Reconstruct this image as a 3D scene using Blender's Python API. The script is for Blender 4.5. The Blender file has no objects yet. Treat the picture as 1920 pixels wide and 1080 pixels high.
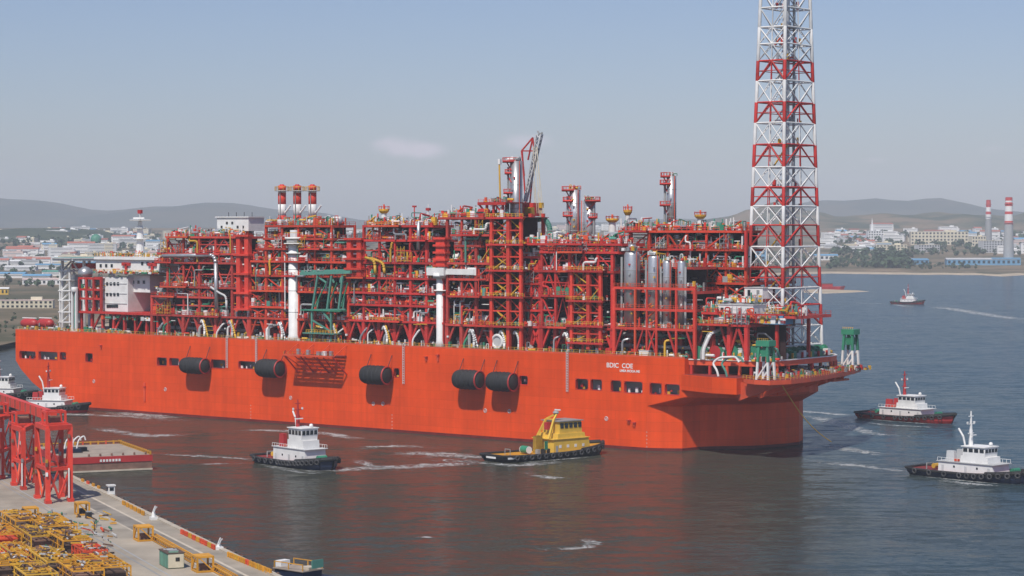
import bpy, bmesh, math, random
from mathutils import Matrix, Vector, noise
random.seed(7)
R = math.radians
scene = bpy.context.scene
COL = scene.collection

# ------------------------------------------------------------------ camera, sky, sun, exposure
FOC, CAM_H, HOR = 4230.0, 70.0, 425.0
PITCH = math.atan((540 - HOR) / FOC)
cam_data = bpy.data.cameras.new('camera')
cam_data.sensor_width = 36.0
cam_data.lens = FOC / 1920 * 36
cam_data.clip_start = 1.0
cam_data.clip_end = 40000.0
cam = bpy.data.objects.new('camera', cam_data)
COL.objects.link(cam)
cam.location = (0, 0, CAM_H)
cam.rotation_euler = (math.pi / 2 - PITCH, 0, 0)
scene.camera = cam

SUN_DIR = Vector((-0.36, -0.98, 1.42)).normalized()        # towards the sun
world = bpy.data.worlds.new('World')
scene.world = world
world.use_nodes = True
wn, wl = world.node_tree.nodes, world.node_tree.links
for n in list(wn): wn.remove(n)
w_out = wn.new('ShaderNodeOutputWorld')
w_bg = wn.new('ShaderNodeBackground')
w_sky = wn.new('ShaderNodeTexSky')
w_sky.sky_type = 'NISHITA'
w_sky.sun_disc = False
w_sky.sun_elevation = math.asin(SUN_DIR.z)
w_sky.sun_rotation = math.atan2(SUN_DIR.x, SUN_DIR.y)
w_sky.altitude = 0
w_sky.air_density = 1.0
w_sky.dust_density = 0.7
w_sky.ozone_density = 3.0
w_bg.inputs['Strength'].default_value = 0.088
# thin cumulus far off, a real layer of cloud in the sky's own directions
def wmath(op, a, c=None, d=None):
    q = wn.new('ShaderNodeMath'); q.operation = op
    for i, v in enumerate((a, c, d)):
        if v is None: continue
        if isinstance(v, (int, float)): q.inputs[i].default_value = v
        else: wl.new(v, q.inputs[i])
    return q.outputs[0]
w_tc = wn.new('ShaderNodeTexCoord')
w_sep = wn.new('ShaderNodeSeparateXYZ'); wl.new(w_tc.outputs['Generated'], w_sep.inputs[0])
w_az = wmath('ARCTAN2', w_sep.outputs['X'], w_sep.outputs['Y'])
w_noi = wn.new('ShaderNodeTexNoise'); w_noi.inputs['Scale'].default_value = 60.0
w_noi.inputs['Detail'].default_value = 7; w_noi.inputs['Roughness'].default_value = 0.6
w_map = wn.new('ShaderNodeMapping'); w_map.inputs['Scale'].default_value = (1, 1, 1.9)
wl.new(w_tc.outputs['Generated'], w_map.inputs['Vector']); wl.new(w_map.outputs['Vector'], w_noi.inputs['Vector'])
w_sum = None
for (px_, py_, wx_, wy_, am_) in ((732, 274, 40, 20, 1.0), (800, 282, 46, 18, 1.0), (985, 266, 60, 18, .95), (1265, 306, 42, 10, .45), (1632, 302, 36, 10, .5), (1850, 282, 40, 12, .45), (-250, 240, 90, 20, .6), (2300, 250, 100, 22, .6)):
    az_, el_ = (px_ - 960) / FOC, (HOR - py_) / FOC
    ga = wmath('POWER', wmath('DIVIDE', wmath('SUBTRACT', w_az, az_), wx_ / FOC), 2.0)
    ge = wmath('POWER', wmath('DIVIDE', wmath('SUBTRACT', w_sep.outputs['Z'], el_), wy_ / FOC), 2.0)
    ex = wmath('MULTIPLY', wmath('POWER', 2.718, wmath('MULTIPLY', wmath('ADD', ga, ge), -1.0)), am_)
    w_sum = ex if w_sum is None else wmath('ADD', w_sum, ex)
w_fac = wn.new('ShaderNodeMapRange'); w_fac.interpolation_type = 'SMOOTHSTEP'
w_fac.inputs['From Min'].default_value = 0.22; w_fac.inputs['From Max'].default_value = 1.15; w_fac.inputs['To Max'].default_value = 0.6
wl.new(wmath('MULTIPLY', w_sum, wmath('MULTIPLY_ADD', w_noi.outputs['Fac'], 1.6, 0.2)), w_fac.inputs['Value'])
w_mix = wn.new('ShaderNodeMix'); w_mix.data_type = 'RGBA'
w_mix.inputs[7].default_value = (9.4, 8.6, 8.2, 1)
wl.new(w_fac.outputs['Result'], w_mix.inputs[0])
wl.new(w_sky.outputs['Color'], w_mix.inputs[6])
w_tint = wn.new('ShaderNodeMix'); w_tint.data_type = 'RGBA'; w_tint.blend_type = 'MULTIPLY'; w_tint.inputs[0].default_value = 1.0
w_tint.inputs[7].default_value = (0.92, 0.905, 1.08, 1)      # white balance of the picture
wl.new(w_mix.outputs[2], w_tint.inputs[6]); wl.new(w_tint.outputs[2], w_bg.inputs['Color'])
wl.new(w_bg.outputs['Background'], w_out.inputs['Surface'])

sun_data = bpy.data.lights.new('sun', 'SUN')
sun_data.energy = 4.3
sun_data.angle = R(0.53)
sun_data.color = (1.0, 0.94, 0.86)
sun = bpy.data.objects.new('sun', sun_data)
COL.objects.link(sun)
sun.rotation_euler = SUN_DIR.to_track_quat('Z', 'Y').to_euler()
sun.location = (0, 0, 400)

scene.view_settings.view_transform = 'Standard'
scene.view_settings.look = 'None'
scene.view_settings.exposure = 0.0
scene.view_settings.gamma = 1.0
scene.view_settings.use_curve_mapping = False
scene.cycles.max_bounces = 6
scene.cycles.volume_bounces = 0
scene.cycles.transparent_max_bounces = 8

# ------------------------------------------------------------------ survey: picture point -> place
def ray(x, y):
    b = (540 - y) / FOC
    return Vector(((x - 960) / FOC, math.cos(PITCH) + b * math.sin(PITCH), -math.sin(PITCH) + b * math.cos(PITCH)))
def G(x, y, z=0.0):                       # on a level plane
    d = ray(x, y); k = (z - CAM_H) / d.z
    return Vector((d.x * k, d.y * k, z))
def AT(x, y, D):                          # at a distance
    d = ray(x, y); k = D / d.y
    return Vector((d.x * k, D, CAM_H + d.z * k))
n_ = math.hypot(.79, .613)
U = Vector((.79 / n_, -.613 / n_, 0)); V = Vector((.613 / n_, .79 / n_, 0))
N0 = G(1213, 845, 0)
SHIP = Matrix.Translation(N0) @ Matrix.Rotation(math.atan2(U.y, U.x), 4, 'Z')
def SP(x, y, t):                          # on the ship, plane t metres in from the near side -> (s, z)
    d = ray(x, y)
    k = (t + N0.dot(V)) / d.dot(V)
    q = d * k
    return (q - N0).dot(U), CAM_H + q.z
def SPS(x, y, t): return SP(x, y, t)[0]
def SPZ(x, y, t): return SP(x, y, t)[1]
def SG(x, y, z):
    q = G(x, y, z) - N0
    return q.dot(U), q.dot(V)

# ------------------------------------------------------------------ materials
MATS = {}
def mat(key, col, rough=0.55, metal=0.0, var=0.10, dirt=0.18, scale=0.35, spec=0.4, seams=None, streak=0.0, bump=0.0):
    m = bpy.data.materials.new(key); m.use_nodes = True
    nt = m.node_tree; nn, ll = nt.nodes, nt.links
    b = nn['Principled BSDF']
    b.inputs['Roughness'].default_value = rough
    b.inputs['Metallic'].default_value = metal
    b.inputs['Specular IOR Level'].default_value = spec
    geo = nn.new('ShaderNodeNewGeometry')
    noi = nn.new('ShaderNodeTexNoise'); noi.inputs['Scale'].default_value = scale
    noi.inputs['Detail'].default_value = 8; noi.inputs['Roughness'].default_value = 0.62
    ll.new(geo.outputs['Position'], noi.inputs['Vector'])
    mr = nn.new('ShaderNodeMapRange')
    mr.inputs['From Min'].default_value = 0.28; mr.inputs['From Max'].default_value = 0.72
    mr.inputs['To Min'].default_value = 1 - dirt; mr.inputs['To Max'].default_value = 1 + dirt * 0.5
    ll.new(noi.outputs['Fac'], mr.inputs['Value'])
    oi = nn.new('ShaderNodeObjectInfo')
    mr2 = nn.new('ShaderNodeMapRange')
    mr2.inputs['To Min'].default_value = 1 - var; mr2.inputs['To Max'].default_value = 1 + var
    ll.new(oi.outputs['Random'], mr2.inputs['Value'])
    mul = nn.new('ShaderNodeMath'); mul.operation = 'MULTIPLY'
    ll.new(mr.outputs['Result'], mul.inputs[0]); ll.new(mr2.outputs['Result'], mul.inputs[1])
    fac = mul.outputs[0]
    if streak:
        mp = nn.new('ShaderNodeMapping'); mp.inputs['Scale'].default_value = (0.55, 0.55, 0.03)
        ll.new(geo.outputs['Position'], mp.inputs['Vector'])
        n2 = nn.new('ShaderNodeTexNoise'); n2.inputs['Scale'].default_value = 1.0; n2.inputs['Detail'].default_value = 6
        ll.new(mp.outputs['Vector'], n2.inputs['Vector'])
        m3 = nn.new('ShaderNodeMapRange'); m3.inputs['From Min'].default_value = 0.35; m3.inputs['From Max'].default_value = 0.75
        m3.inputs['To Min'].default_value = 1.0; m3.inputs['To Max'].default_value = 1 - streak
        ll.new(n2.outputs['Fac'], m3.inputs['Value'])
        k = nn.new('ShaderNodeMath'); k.operation = 'MULTIPLY'
        ll.new(fac, k.inputs[0]); ll.new(m3.outputs['Result'], k.inputs[1]); fac = k.outputs[0]
    if seams:
        tc = nn.new('ShaderNodeTexCoord')
        sp = nn.new('ShaderNodeSeparateXYZ'); ll.new(tc.outputs['Object'], sp.inputs[0])
        cb = nn.new('ShaderNodeCombineXYZ'); ll.new(sp.outputs['X'], cb.inputs['X']); ll.new(sp.outputs['Z'], cb.inputs['Y'])
        br = nn.new('ShaderNodeTexBrick')
        br.inputs['Scale'].default_value = 1.0; br.inputs['Brick Width'].default_value = seams[0]; br.inputs['Row Height'].default_value = seams[1]
        br.inputs['Mortar Size'].default_value = 0.05; br.inputs['Mortar Smooth'].default_value = 0.6
        br.inputs['Color1'].default_value = (1, 1, 1, 1); br.inputs['Color2'].default_value = (0.90, 0.90, 0.90, 1); br.inputs['Mortar'].default_value = (0.74, 0.74, 0.74, 1)
        ll.new(cb.outputs[0], br.inputs['Vector'])
        bw = nn.new('ShaderNodeRGBToBW'); ll.new(br.outputs['Color'], bw.inputs[0])
        k = nn.new('ShaderNodeMath'); k.operation = 'MULTIPLY'
        ll.new(fac, k.inputs[0]); ll.new(bw.outputs[0], k.inputs[1]); fac = k.outputs[0]
    vm = nn.new('ShaderNodeVectorMath'); vm.operation = 'SCALE'
    vm.inputs[0].default_value = col
    ll.new(fac, vm.inputs['Scale'])
    ll.new(vm.outputs['Vector'], b.inputs['Base Color'])
    if bump:
        bp = nn.new('ShaderNodeBump'); bp.inputs['Strength'].default_value = bump; bp.inputs['Distance'].default_value = 0.3
        ll.new(noi.outputs['Fac'], bp.inputs['Height']); ll.new(bp.outputs['Normal'], b.inputs['Normal'])
    MATS[key] = m
    return m

mat('hull_orange', (0.82, 0.078, 0.007), 0.5, spec=0.2, var=0.0, dirt=0.22, scale=0.045, seams=(12.0, 3.0), streak=0.15)
mat('boot_red', (0.16, 0.018, 0.014), 0.6, spec=0.3, var=0.0, dirt=0.4, scale=0.3)
mat('red', (0.52, 0.034, 0.027), 0.5, var=0.25, dirt=0.25)
mat('red_warm', (0.58, 0.056, 0.024), 0.5, var=0.25, dirt=0.3)
mat('red_faded', (0.52, 0.055, 0.040), 0.6, var=0.25, dirt=0.3)
mat('red_bright', (0.63, 0.052, 0.030), 0.5, var=0.18, dirt=0.2)
mat('deck_red', (0.24, 0.030, 0.026), 0.7, var=0.2, dirt=0.4)
mat('interior_shade', (0.035, 0.012, 0.012), 0.8, var=0.3, dirt=0.4)  # near-black, shade of the deep interior put into the colour
mat('orange_red', (0.66, 0.085, 0.030), 0.5, var=0.15)
mat('white', (0.74, 0.74, 0.72), 0.5, var=0.06, dirt=0.14)
mat('cream', (0.66, 0.60, 0.45), 0.7, var=0.12, dirt=0.15)
mat('steel', (0.50, 0.51, 0.52), 0.38, metal=0.65, var=0.15, dirt=0.2)
mat('grey', (0.30, 0.31, 0.31), 0.6, var=0.2)
mat('dark', (0.028, 0.028, 0.030), 0.7, var=0.3)
mat('tyre_rubber', (0.055, 0.055, 0.058), 0.8, var=0.3, dirt=0.4, scale=2.0)
mat('rubber', (0.022, 0.022, 0.023), 0.75, var=0.2, dirt=0.3, scale=1.5)
mat('green', (0.035, 0.22, 0.125), 0.5, var=0.2)
mat('teal', (0.09, 0.27, 0.21), 0.55, var=0.15)
mat('yellow', (0.62, 0.36, 0.035), 0.5, var=0.2)
mat('tug_yellow', (0.70, 0.45, 0.06), 0.45, var=0.08)
mat('frame_yellow', (0.62, 0.30, 0.025), 0.5, var=0.15)
mat('blue', (0.10, 0.30, 0.50), 0.5, var=0.15)
mat('navy', (0.012, 0.022, 0.055), 0.45, var=0.1)
mat('black_hull', (0.014, 0.014, 0.017), 0.45, var=0.1)
mat('tug_red', (0.42, 0.03, 0.03), 0.45, var=0.08)
mat('glass', (0.02, 0.028, 0.035), 0.08, var=0.2, spec=0.8)
mat('tank_deck', (0.16, 0.05, 0.035), 0.75, var=0.1, dirt=0.35)
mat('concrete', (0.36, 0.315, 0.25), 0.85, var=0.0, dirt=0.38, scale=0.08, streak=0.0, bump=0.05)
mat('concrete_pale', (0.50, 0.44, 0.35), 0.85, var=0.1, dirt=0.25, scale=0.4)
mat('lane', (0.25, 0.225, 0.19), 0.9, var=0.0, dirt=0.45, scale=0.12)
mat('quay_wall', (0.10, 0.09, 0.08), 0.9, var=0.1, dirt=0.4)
mat('barge_deck', (0.36, 0.30, 0.24), 0.8, var=0.05, dirt=0.3, scale=0.25)
mat('rust', (0.20, 0.115, 0.085), 0.85, var=0.15, dirt=0.4, scale=0.5)
mat('rack_dark', (0.085, 0.055, 0.042), 0.8, var=0.3)
mat('house_green', (0.17, 0.30, 0.22), 0.7, var=0.1, dirt=0.3)
mat('roof_red', (0.36, 0.12, 0.08), 0.8, var=0.25)
mat('roof_blue', (0.13, 0.30, 0.46), 0.6, var=0.2)
mat('pale_pink', (0.56, 0.44, 0.40), 0.75, var=0.15)
mat('pale_grey', (0.52, 0.53, 0.53), 0.75, var=0.15)
mat('leaf', (0.045, 0.075, 0.035), 0.85, var=0.3, dirt=0.4, scale=0.08)
mat('sand', (0.42, 0.34, 0.24), 0.9, var=0.1, dirt=0.3, scale=0.05)

def terrain_mat(key, c1, c2, c3, s1, s2):
    m = bpy.data.materials.new(key); m.use_nodes = True
    nn, ll = m.node_tree.nodes, m.node_tree.links
    b = nn['Principled BSDF']; b.inputs['Roughness'].default_value = 0.95; b.inputs['Specular IOR Level'].default_value = 0.1
    g = nn.new('ShaderNodeNewGeometry')
    n1 = nn.new('ShaderNodeTexNoise'); n1.inputs['Scale'].default_value = s1; n1.inputs['Detail'].default_value = 8; n1.inputs['Roughness'].default_value = 0.65
    n2 = nn.new('ShaderNodeTexVoronoi'); n2.inputs['Scale'].default_value = s2
    ll.new(g.outputs['Position'], n1.inputs['Vector']); ll.new(g.outputs['Position'], n2.inputs['Vector'])
    rp = nn.new('ShaderNodeValToRGB')
    e = rp.color_ramp.elements
    e[0].position = 0.38; e[0].color = (*c1, 1); e[1].position = 0.62; e[1].color = (*c2, 1)
    e2 = e.new(0.5); e2.color = (*c3, 1)
    mx = nn.new('ShaderNodeMath'); mx.operation = 'MULTIPLY_ADD'; mx.inputs[1].default_value = 0.25; 
    bw = nn.new('ShaderNodeRGBToBW'); ll.new(n2.outputs['Color'], bw.inputs[0])
    ll.new(bw.outputs[0], mx.inputs[0]); 
    sb = nn.new('ShaderNodeMath'); sb.operation = 'SUBTRACT'; sb.inputs[1].default_value = 0.12
    ll.new(n1.outputs['Fac'], sb.inputs[0]); ll.new(sb.outputs[0], mx.inputs[2])
    ll.new(mx.outputs[0], rp.inputs['Fac']); ll.new(rp.outputs['Color'], b.inputs['Base Color'])
    MATS[key] = m
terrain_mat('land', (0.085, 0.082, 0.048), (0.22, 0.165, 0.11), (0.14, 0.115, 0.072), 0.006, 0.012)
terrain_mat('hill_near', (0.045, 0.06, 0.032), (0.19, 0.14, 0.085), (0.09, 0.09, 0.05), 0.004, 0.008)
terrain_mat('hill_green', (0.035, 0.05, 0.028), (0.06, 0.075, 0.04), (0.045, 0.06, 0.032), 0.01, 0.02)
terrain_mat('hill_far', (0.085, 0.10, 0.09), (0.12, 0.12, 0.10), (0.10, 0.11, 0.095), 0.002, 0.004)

def water_mat():
    m = bpy.data.materials.new('water'); m.use_nodes = True
    nn, ll = m.node_tree.nodes, m.node_tree.links
    nn.remove(nn['Principled BSDF'])
    body = nn.new('ShaderNodeBsdfDiffuse'); gloss = nn.new('ShaderNodeBsdfGlossy'); gloss.inputs['Roughness'].default_value = 0.16
    fre = nn.new('ShaderNodeFresnel'); fre.inputs['IOR'].default_value = 1.33
    msk = nn.new('ShaderNodeMath'); msk.operation = 'MULTIPLY'; msk.inputs[1].default_value = 0.50    # waves hide part of each other
    mixs = nn.new('ShaderNodeMixShader')
    ll.new(fre.outputs[0], msk.inputs[0]); ll.new(msk.outputs[0], mixs.inputs['Fac']); ll.new(body.outputs[0], mixs.inputs[1]); ll.new(gloss.outputs[0], mixs.inputs[2])
    ll.new(mixs.outputs[0], nn['Material Output'].inputs['Surface'])
    g = nn.new('ShaderNodeNewGeometry')
    # murky harbour water: silt drifts through the blue-green in broad patches
    ns = nn.new('ShaderNodeTexNoise'); ns.inputs['Scale'].default_value = 0.006; ns.inputs['Detail'].default_value = 5
    ll.new(g.outputs['Position'], ns.inputs['Vector'])
    rp = nn.new('ShaderNodeValToRGB'); e = rp.color_ramp.elements
    e[0].position = 0.35; e[0].color = (0.020, 0.054, 0.078, 1); e[1].position = 0.65; e[1].color = (0.030, 0.062, 0.078, 1)
    ll.new(ns.outputs['Fac'], rp.inputs['Fac'])
    # silt-brown basin on the quay side, clearer blue-green water out in the channel
    sx = nn.new('ShaderNodeSeparateXYZ'); ll.new(g.outputs['Position'], sx.inputs[0])
    ch = nn.new('ShaderNodeMath'); ch.operation = 'MULTIPLY_ADD'; ch.inputs[1].default_value = 260.0; ll.new(ns.outputs['Fac'], ch.inputs[0]); ll.new(sx.outputs['X'], ch.inputs[2])
    cm = nn.new('ShaderNodeMapRange'); cm.interpolation_type = 'SMOOTHSTEP'; cm.inputs['From Min'].default_value = 170.0; cm.inputs['From Max'].default_value = 280.0
    ll.new(ch.outputs[0], cm.inputs['Value'])
    cx_ = nn.new('ShaderNodeMix'); cx_.data_type = 'RGBA'; cx_.inputs[6].default_value = (0.046, 0.049, 0.037, 1)
    ll.new(cm.outputs['Result'], cx_.inputs[0]); ll.new(rp.outputs['Color'], cx_.inputs[7]); ll.new(cx_.outputs[2], body.inputs['Color'])
    acc = None
    for sc_, rot, det, amp in (((0.016, 0.050, 1), 0.15, 3, 0.16), ((0.09, 0.26, 1), -0.2, 4, 0.52), ((0.5, 1.0, 1), 0.35, 3, 0.40)):
        mp = nn.new('ShaderNodeMapping'); mp.inputs['Scale'].default_value = sc_; mp.inputs['Rotation'].default_value = (0, 0, rot)
        ll.new(g.outputs['Position'], mp.inputs['Vector'])
        t = nn.new('ShaderNodeTexNoise'); t.inputs['Scale'].default_value = 1.0; t.inputs['Detail'].default_value = det
        t.inputs['Roughness'].default_value = 0.6; t.inputs['Distortion'].default_value = 0.5
        ll.new(mp.outputs['Vector'], t.inputs['Vector'])
        sb = nn.new('ShaderNodeVectorMath'); sb.operation = 'SUBTRACT'; sb.inputs[1].default_value = (0.5, 0.5, 0.5)
        ll.new(t.outputs['Color'], sb.inputs[0])
        ml = nn.new('ShaderNodeVectorMath'); ml.operation = 'MULTIPLY'; ml.inputs[1].default_value = (amp * .6, amp, 0)
        ll.new(sb.outputs['Vector'], ml.inputs[0])
        if acc is None: acc = ml.outputs['Vector']
        else:
            ad = nn.new('ShaderNodeVectorMath'); ad.operation = 'ADD'; ll.new(acc, ad.inputs[0]); ll.new(ml.outputs['Vector'], ad.inputs[1]); acc = ad.outputs['Vector']
    up = nn.new('ShaderNodeVectorMath'); up.operation = 'ADD'; up.inputs[1].default_value = (0, 0, 1); ll.new(acc, up.inputs[0])
    nm = nn.new('ShaderNodeVectorMath'); nm.operation = 'NORMALIZE'; ll.new(up.outputs['Vector'], nm.inputs[0])
    for q in (body, gloss, fre): ll.new(nm.outputs['Vector'], q.inputs['Normal'])
    MATS['water'] = m
water_mat()

def foam_mat():
    m = bpy.data.materials.new('foam'); m.use_nodes = True
    nn, ll = m.node_tree.nodes, m.node_tree.links
    b = nn['Principled BSDF']; b.inputs['Base Color'].default_value = (0.55, 0.56, 0.55, 1); b.inputs['Roughness'].default_value = 0.9
    g = nn.new('ShaderNodeNewGeometry')
    t = nn.new('ShaderNodeTexNoise'); t.inputs['Scale'].default_value = 0.22; t.inputs['Detail'].default_value = 10; t.inputs['Roughness'].default_value = 0.80
    t.inputs['Distortion'].default_value = 1.2
    ll.new(g.outputs['Position'], t.inputs['Vector'])
    a = nn.new('ShaderNodeAttribute'); a.attribute_name = 'cover'
    ad = nn.new('ShaderNodeMath'); ad.operation = 'MULTIPLY_ADD'; ad.inputs[1].default_value = 0.20
    ll.new(a.outputs['Fac'], ad.inputs[0]); ll.new(t.outputs['Fac'], ad.inputs[2])
    mr = nn.new('ShaderNodeMapRange'); mr.inputs['From Min'].default_value = 0.60; mr.inputs['From Max'].default_value = 0.80
    mr.inputs['To Max'].default_value = 0.80
    ll.new(ad.outputs[0], mr.inputs['Value']); ll.new(mr.outputs['Result'], b.inputs['Alpha'])
    MATS['foam'] = m
foam_mat()

# ------------------------------------------------------------------ mesh helpers
class MB:
    """collects boxes, bars and tubes into one mesh"""
    def __init__(s): s.v, s.f, s.m, s.mats = [], [], [], []
    def mi(s, k):
        if k not in s.mats: s.mats.append(k)
        return s.mats.index(k)
    def poly(s, pts, faces, k):
        o = len(s.v); i = s.mi(k)
        s.v += [tuple(p) for p in pts]
        for f in faces: s.f.append([o + q for q in f]); s.m.append(i)
    def box(s, c, d, k, mtx=None):
        x, y, z = c; a, b, h = d[0] / 2, d[1] / 2, d[2] / 2
        p = [Vector((x + i * a, y + j * b, z + l * h)) for l in (-1, 1) for j in (-1, 1) for i in (-1, 1)]
        if mtx: p = [mtx @ q for q in p]
        s.poly(p, [(0, 2, 3, 1), (4, 5, 7, 6), (0, 1, 5, 4), (2, 6, 7, 3), (0, 4, 6, 2), (1, 3, 7, 5)], k)
    def bar(s, a, b, w, k, h=None):
        a, b = Vector(a), Vector(b)
        s.box((0, 0, 0), (1, 1, 1), k, barm(a, b, w, h or w))
    def cyl(s, a, b, r0, k, r1=None, n=10, cap=True):
        a, b = Vector(a), Vector(b); r1 = r0 if r1 is None else r1
        M = barm(a, b, 1, 1)
        p = []
        for z, r in ((-0.5, r0), (0.5, r1)):
            for i in range(n):
                t = 2 * math.pi * i / n
                p.append(M @ Vector((r * math.cos(t), r * math.sin(t), z)))
        f = [(i, (i + 1) % n, n + (i + 1) % n, n + i) for i in range(n)]
        if cap: f += [tuple(range(n - 1, -1, -1)), tuple(range(n, 2 * n))]
        s.poly(p, f, k)
    def tube(s, pts, r, k, n=7):
        for a, b in zip(pts, pts[1:]): s.cyl(a, b, r, k, n=n)
    def torus(s, c, ax, R_, r, k, n=12, m=6):
        M = Matrix.Translation(Vector(c)) @ Vector(ax).to_track_quat('Z', 'Y').to_matrix().to_4x4()
        p, f = [], []
        for i in range(n):
            a = 2 * math.pi * i / n
            for j in range(m):
                b = 2 * math.pi * j / m
                p.append(M @ Vector(((R_ + r * math.cos(b)) * math.cos(a), (R_ + r * math.cos(b)) * math.sin(a), r * math.sin(b))))
                f.append((i * m + j, ((i + 1) % n) * m + j, ((i + 1) % n) * m + (j + 1) % m, i * m + (j + 1) % m))
        s.poly(p, f, k)
    def lathe(s, c, prof, k, n=12, ax=(0, 0, 1)):
        M = Matrix.Translation(Vector(c)) @ Vector(ax).to_track_quat('Z', 'Y').to_matrix().to_4x4()
        p, f = [], []
        for r, z in prof:
            for i in range(n):
                t = 2 * math.pi * i / n
                p.append(M @ Vector((r * math.cos(t), r * math.sin(t), z)))
        for j in range(len(prof) - 1):
            for i in range(n):
                f.append((j * n + i, j * n + (i + 1) % n, (j + 1) * n + (i + 1) % n, (j + 1) * n + i))
        f += [tuple(range(n - 1, -1, -1)), tuple(range((len(prof) - 1) * n, len(prof) * n))]
        s.poly(p, f, k)
    def prism(s, pts, z0, z1, k, kt=None):
        n = len(pts)
        p = [(x, y, z0) for x, y in pts] + [(x, y, z1) for x, y in pts]
        s.poly(p, [(i, (i + 1) % n, n + (i + 1) % n, n + i) for i in range(n)] + [tuple(range(n - 1, -1, -1))], k)
        s.poly(p[n:], [tuple(range(n))], kt or k)
    def mesh(s, name, smooth=False):
        me = bpy.data.meshes.new(name)
        me.from_pydata(s.v, [], s.f)
        for k in s.mats: me.materials.append(MATS[k])
        me.polygons.foreach_set('material_index', s.m)
        if smooth: me.polygons.foreach_set('use_smooth', [True] * len(s.f))
        me.update()
        return me

def barm(a, b, w, h):
    d = b - a; L = d.length or 1e-6; z = d / L
    up = Vector((0, 0, 1)) if abs(z.z) < 0.98 else Vector((0, 1, 0))
    x = up.cross(z).normalized(); y = z.cross(x)
    M = Matrix(((x.x, y.x, z.x, 0), (x.y, y.y, z.y, 0), (x.z, y.z, z.z, 0), (0, 0, 0, 1)))
    return Matrix.Translation((a + b) / 2) @ M @ Matrix.Diagonal((w, h, L, 1))

UNIT = {}
def unit(shape, k):
    key = shape + '|' + k
    if key not in UNIT:
        b = MB()
        if shape == 'box': b.box((0, 0, 0), (1, 1, 1), k)
        elif shape == 'cyl': b.cyl((0, 0, -.5), (0, 0, .5), .5, k, n=12)
        elif shape == 'drum':      # closed vessel with dished ends
            b.lathe((0, 0, 0), [(.08, -.5), (.32, -.485), (.46, -.45), (.5, -.40), (.5, .40), (.46, .45), (.32, .485), (.08, .5)], k, n=14)
        elif shape == 'tyre': b.torus((0, 0, 0), (0, 0, 1), .36, .14, k, n=10, m=6)
        me = b.mesh(shape + '_' + k)
        if shape in ('cyl', 'drum', 'tyre'):
            for p in me.polygons: p.use_smooth = len(p.vertices) == 4
        UNIT[key] = me
    return UNIT[key]

def tag(o, label=None, cat=None, group=None, kind=None):
    if label: o['label'] = label
    if cat: o['category'] = cat
    if group: o['group'] = group
    if kind: o['kind'] = kind
    return o

class Thing:
    """an Empty at the thing's base; children are placed in the frame's coordinates"""
    def __init__(s, name, label, cat, base, frame=SHIP, group=None, rot=0.0):
        s.o = bpy.data.objects.new(name, None)
        s.o.empty_display_size = 1.0
        COL.objects.link(s.o)
        s.loc = Matrix.Translation(Vector(base)) @ Matrix.Rotation(rot, 4, 'Z')
        s.inv = s.loc.inverted()
        s.o.matrix_basis = frame @ s.loc
        tag(s.o, label, cat, group)
    def put(s, name, me, M=None, parent=None, kind=None, label=None):
        o = bpy.data.objects.new(name, me)
        COL.objects.link(o)
        B = s.inv @ (M or Matrix.Identity(4))
        if parent is None:
            o.parent = s.o; o.matrix_basis = B
        else:
            o.parent = parent; o.matrix_basis = parent.matrix_basis.inverted() @ B
        if kind: o['kind'] = kind
        if label: o['label'] = label
        return o
    def bar(s, name, a, b, w, k, h=None, parent=None):
        return s.put(name, unit('box', k), barm(Vector(a), Vector(b), w, h or w), parent)
    def rod(s, name, a, b, r, k, parent=None):
        return s.put(name, unit('cyl', k), barm(Vector(a), Vector(b), 2 * r, 2 * r), parent)
    def drum(s, name, a, b, r, k, parent=None):
        return s.put(name, unit('drum', k), barm(Vector(a), Vector(b), 2 * r, 2 * r), parent)
    def box(s, name, c, d, k, parent=None, rz=0, label=None):
        return s.put(name, unit('box', k), Matrix.Translation(Vector(c)) @ Matrix.Rotation(rz, 4, 'Z') @ Matrix.Diagonal((*d, 1)), parent, label=label)
    def mb(s, name, b, parent=None, kind=None, smooth=False, label=None):
        return s.put(name, b.mesh(name, smooth), None, parent, kind, label)

def single(name, b, frame, label=None, cat=None, group=None, kind=None, smooth=False):
    o = bpy.data.objects.new(name, b.mesh(name, smooth))
    COL.objects.link(o); o.matrix_basis = frame
    return tag(o, label, cat, group, kind)

def bend(pts, r, k=3):
    """round the corners of a pipe run"""
    pts = [Vector(p) for p in pts]; out = [pts[0]]
    for a, b, c in zip(pts, pts[1:], pts[2:]):
        d0, d1 = (a - b), (c - b); q = min(r, d0.length * .45, d1.length * .45)
        p0, p1 = b + d0.normalized() * q, b + d1.normalized() * q
        for i in range(k + 1):
            t = i / k
            out.append(p0 * (1 - t) ** 2 + b * 2 * t * (1 - t) + p1 * t * t)
    return out + [pts[-1]]

# ================================================================== THE SETTING
I4 = Matrix.Identity(4)
b = MB(); b.poly([(-6500, -700, 0), (6500, -700, 0), (6500, 12900, 0), (-6500, 12900, 0)], [(0, 1, 2, 3)], 'water')
single('water', b, I4, kind='structure')

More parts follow.
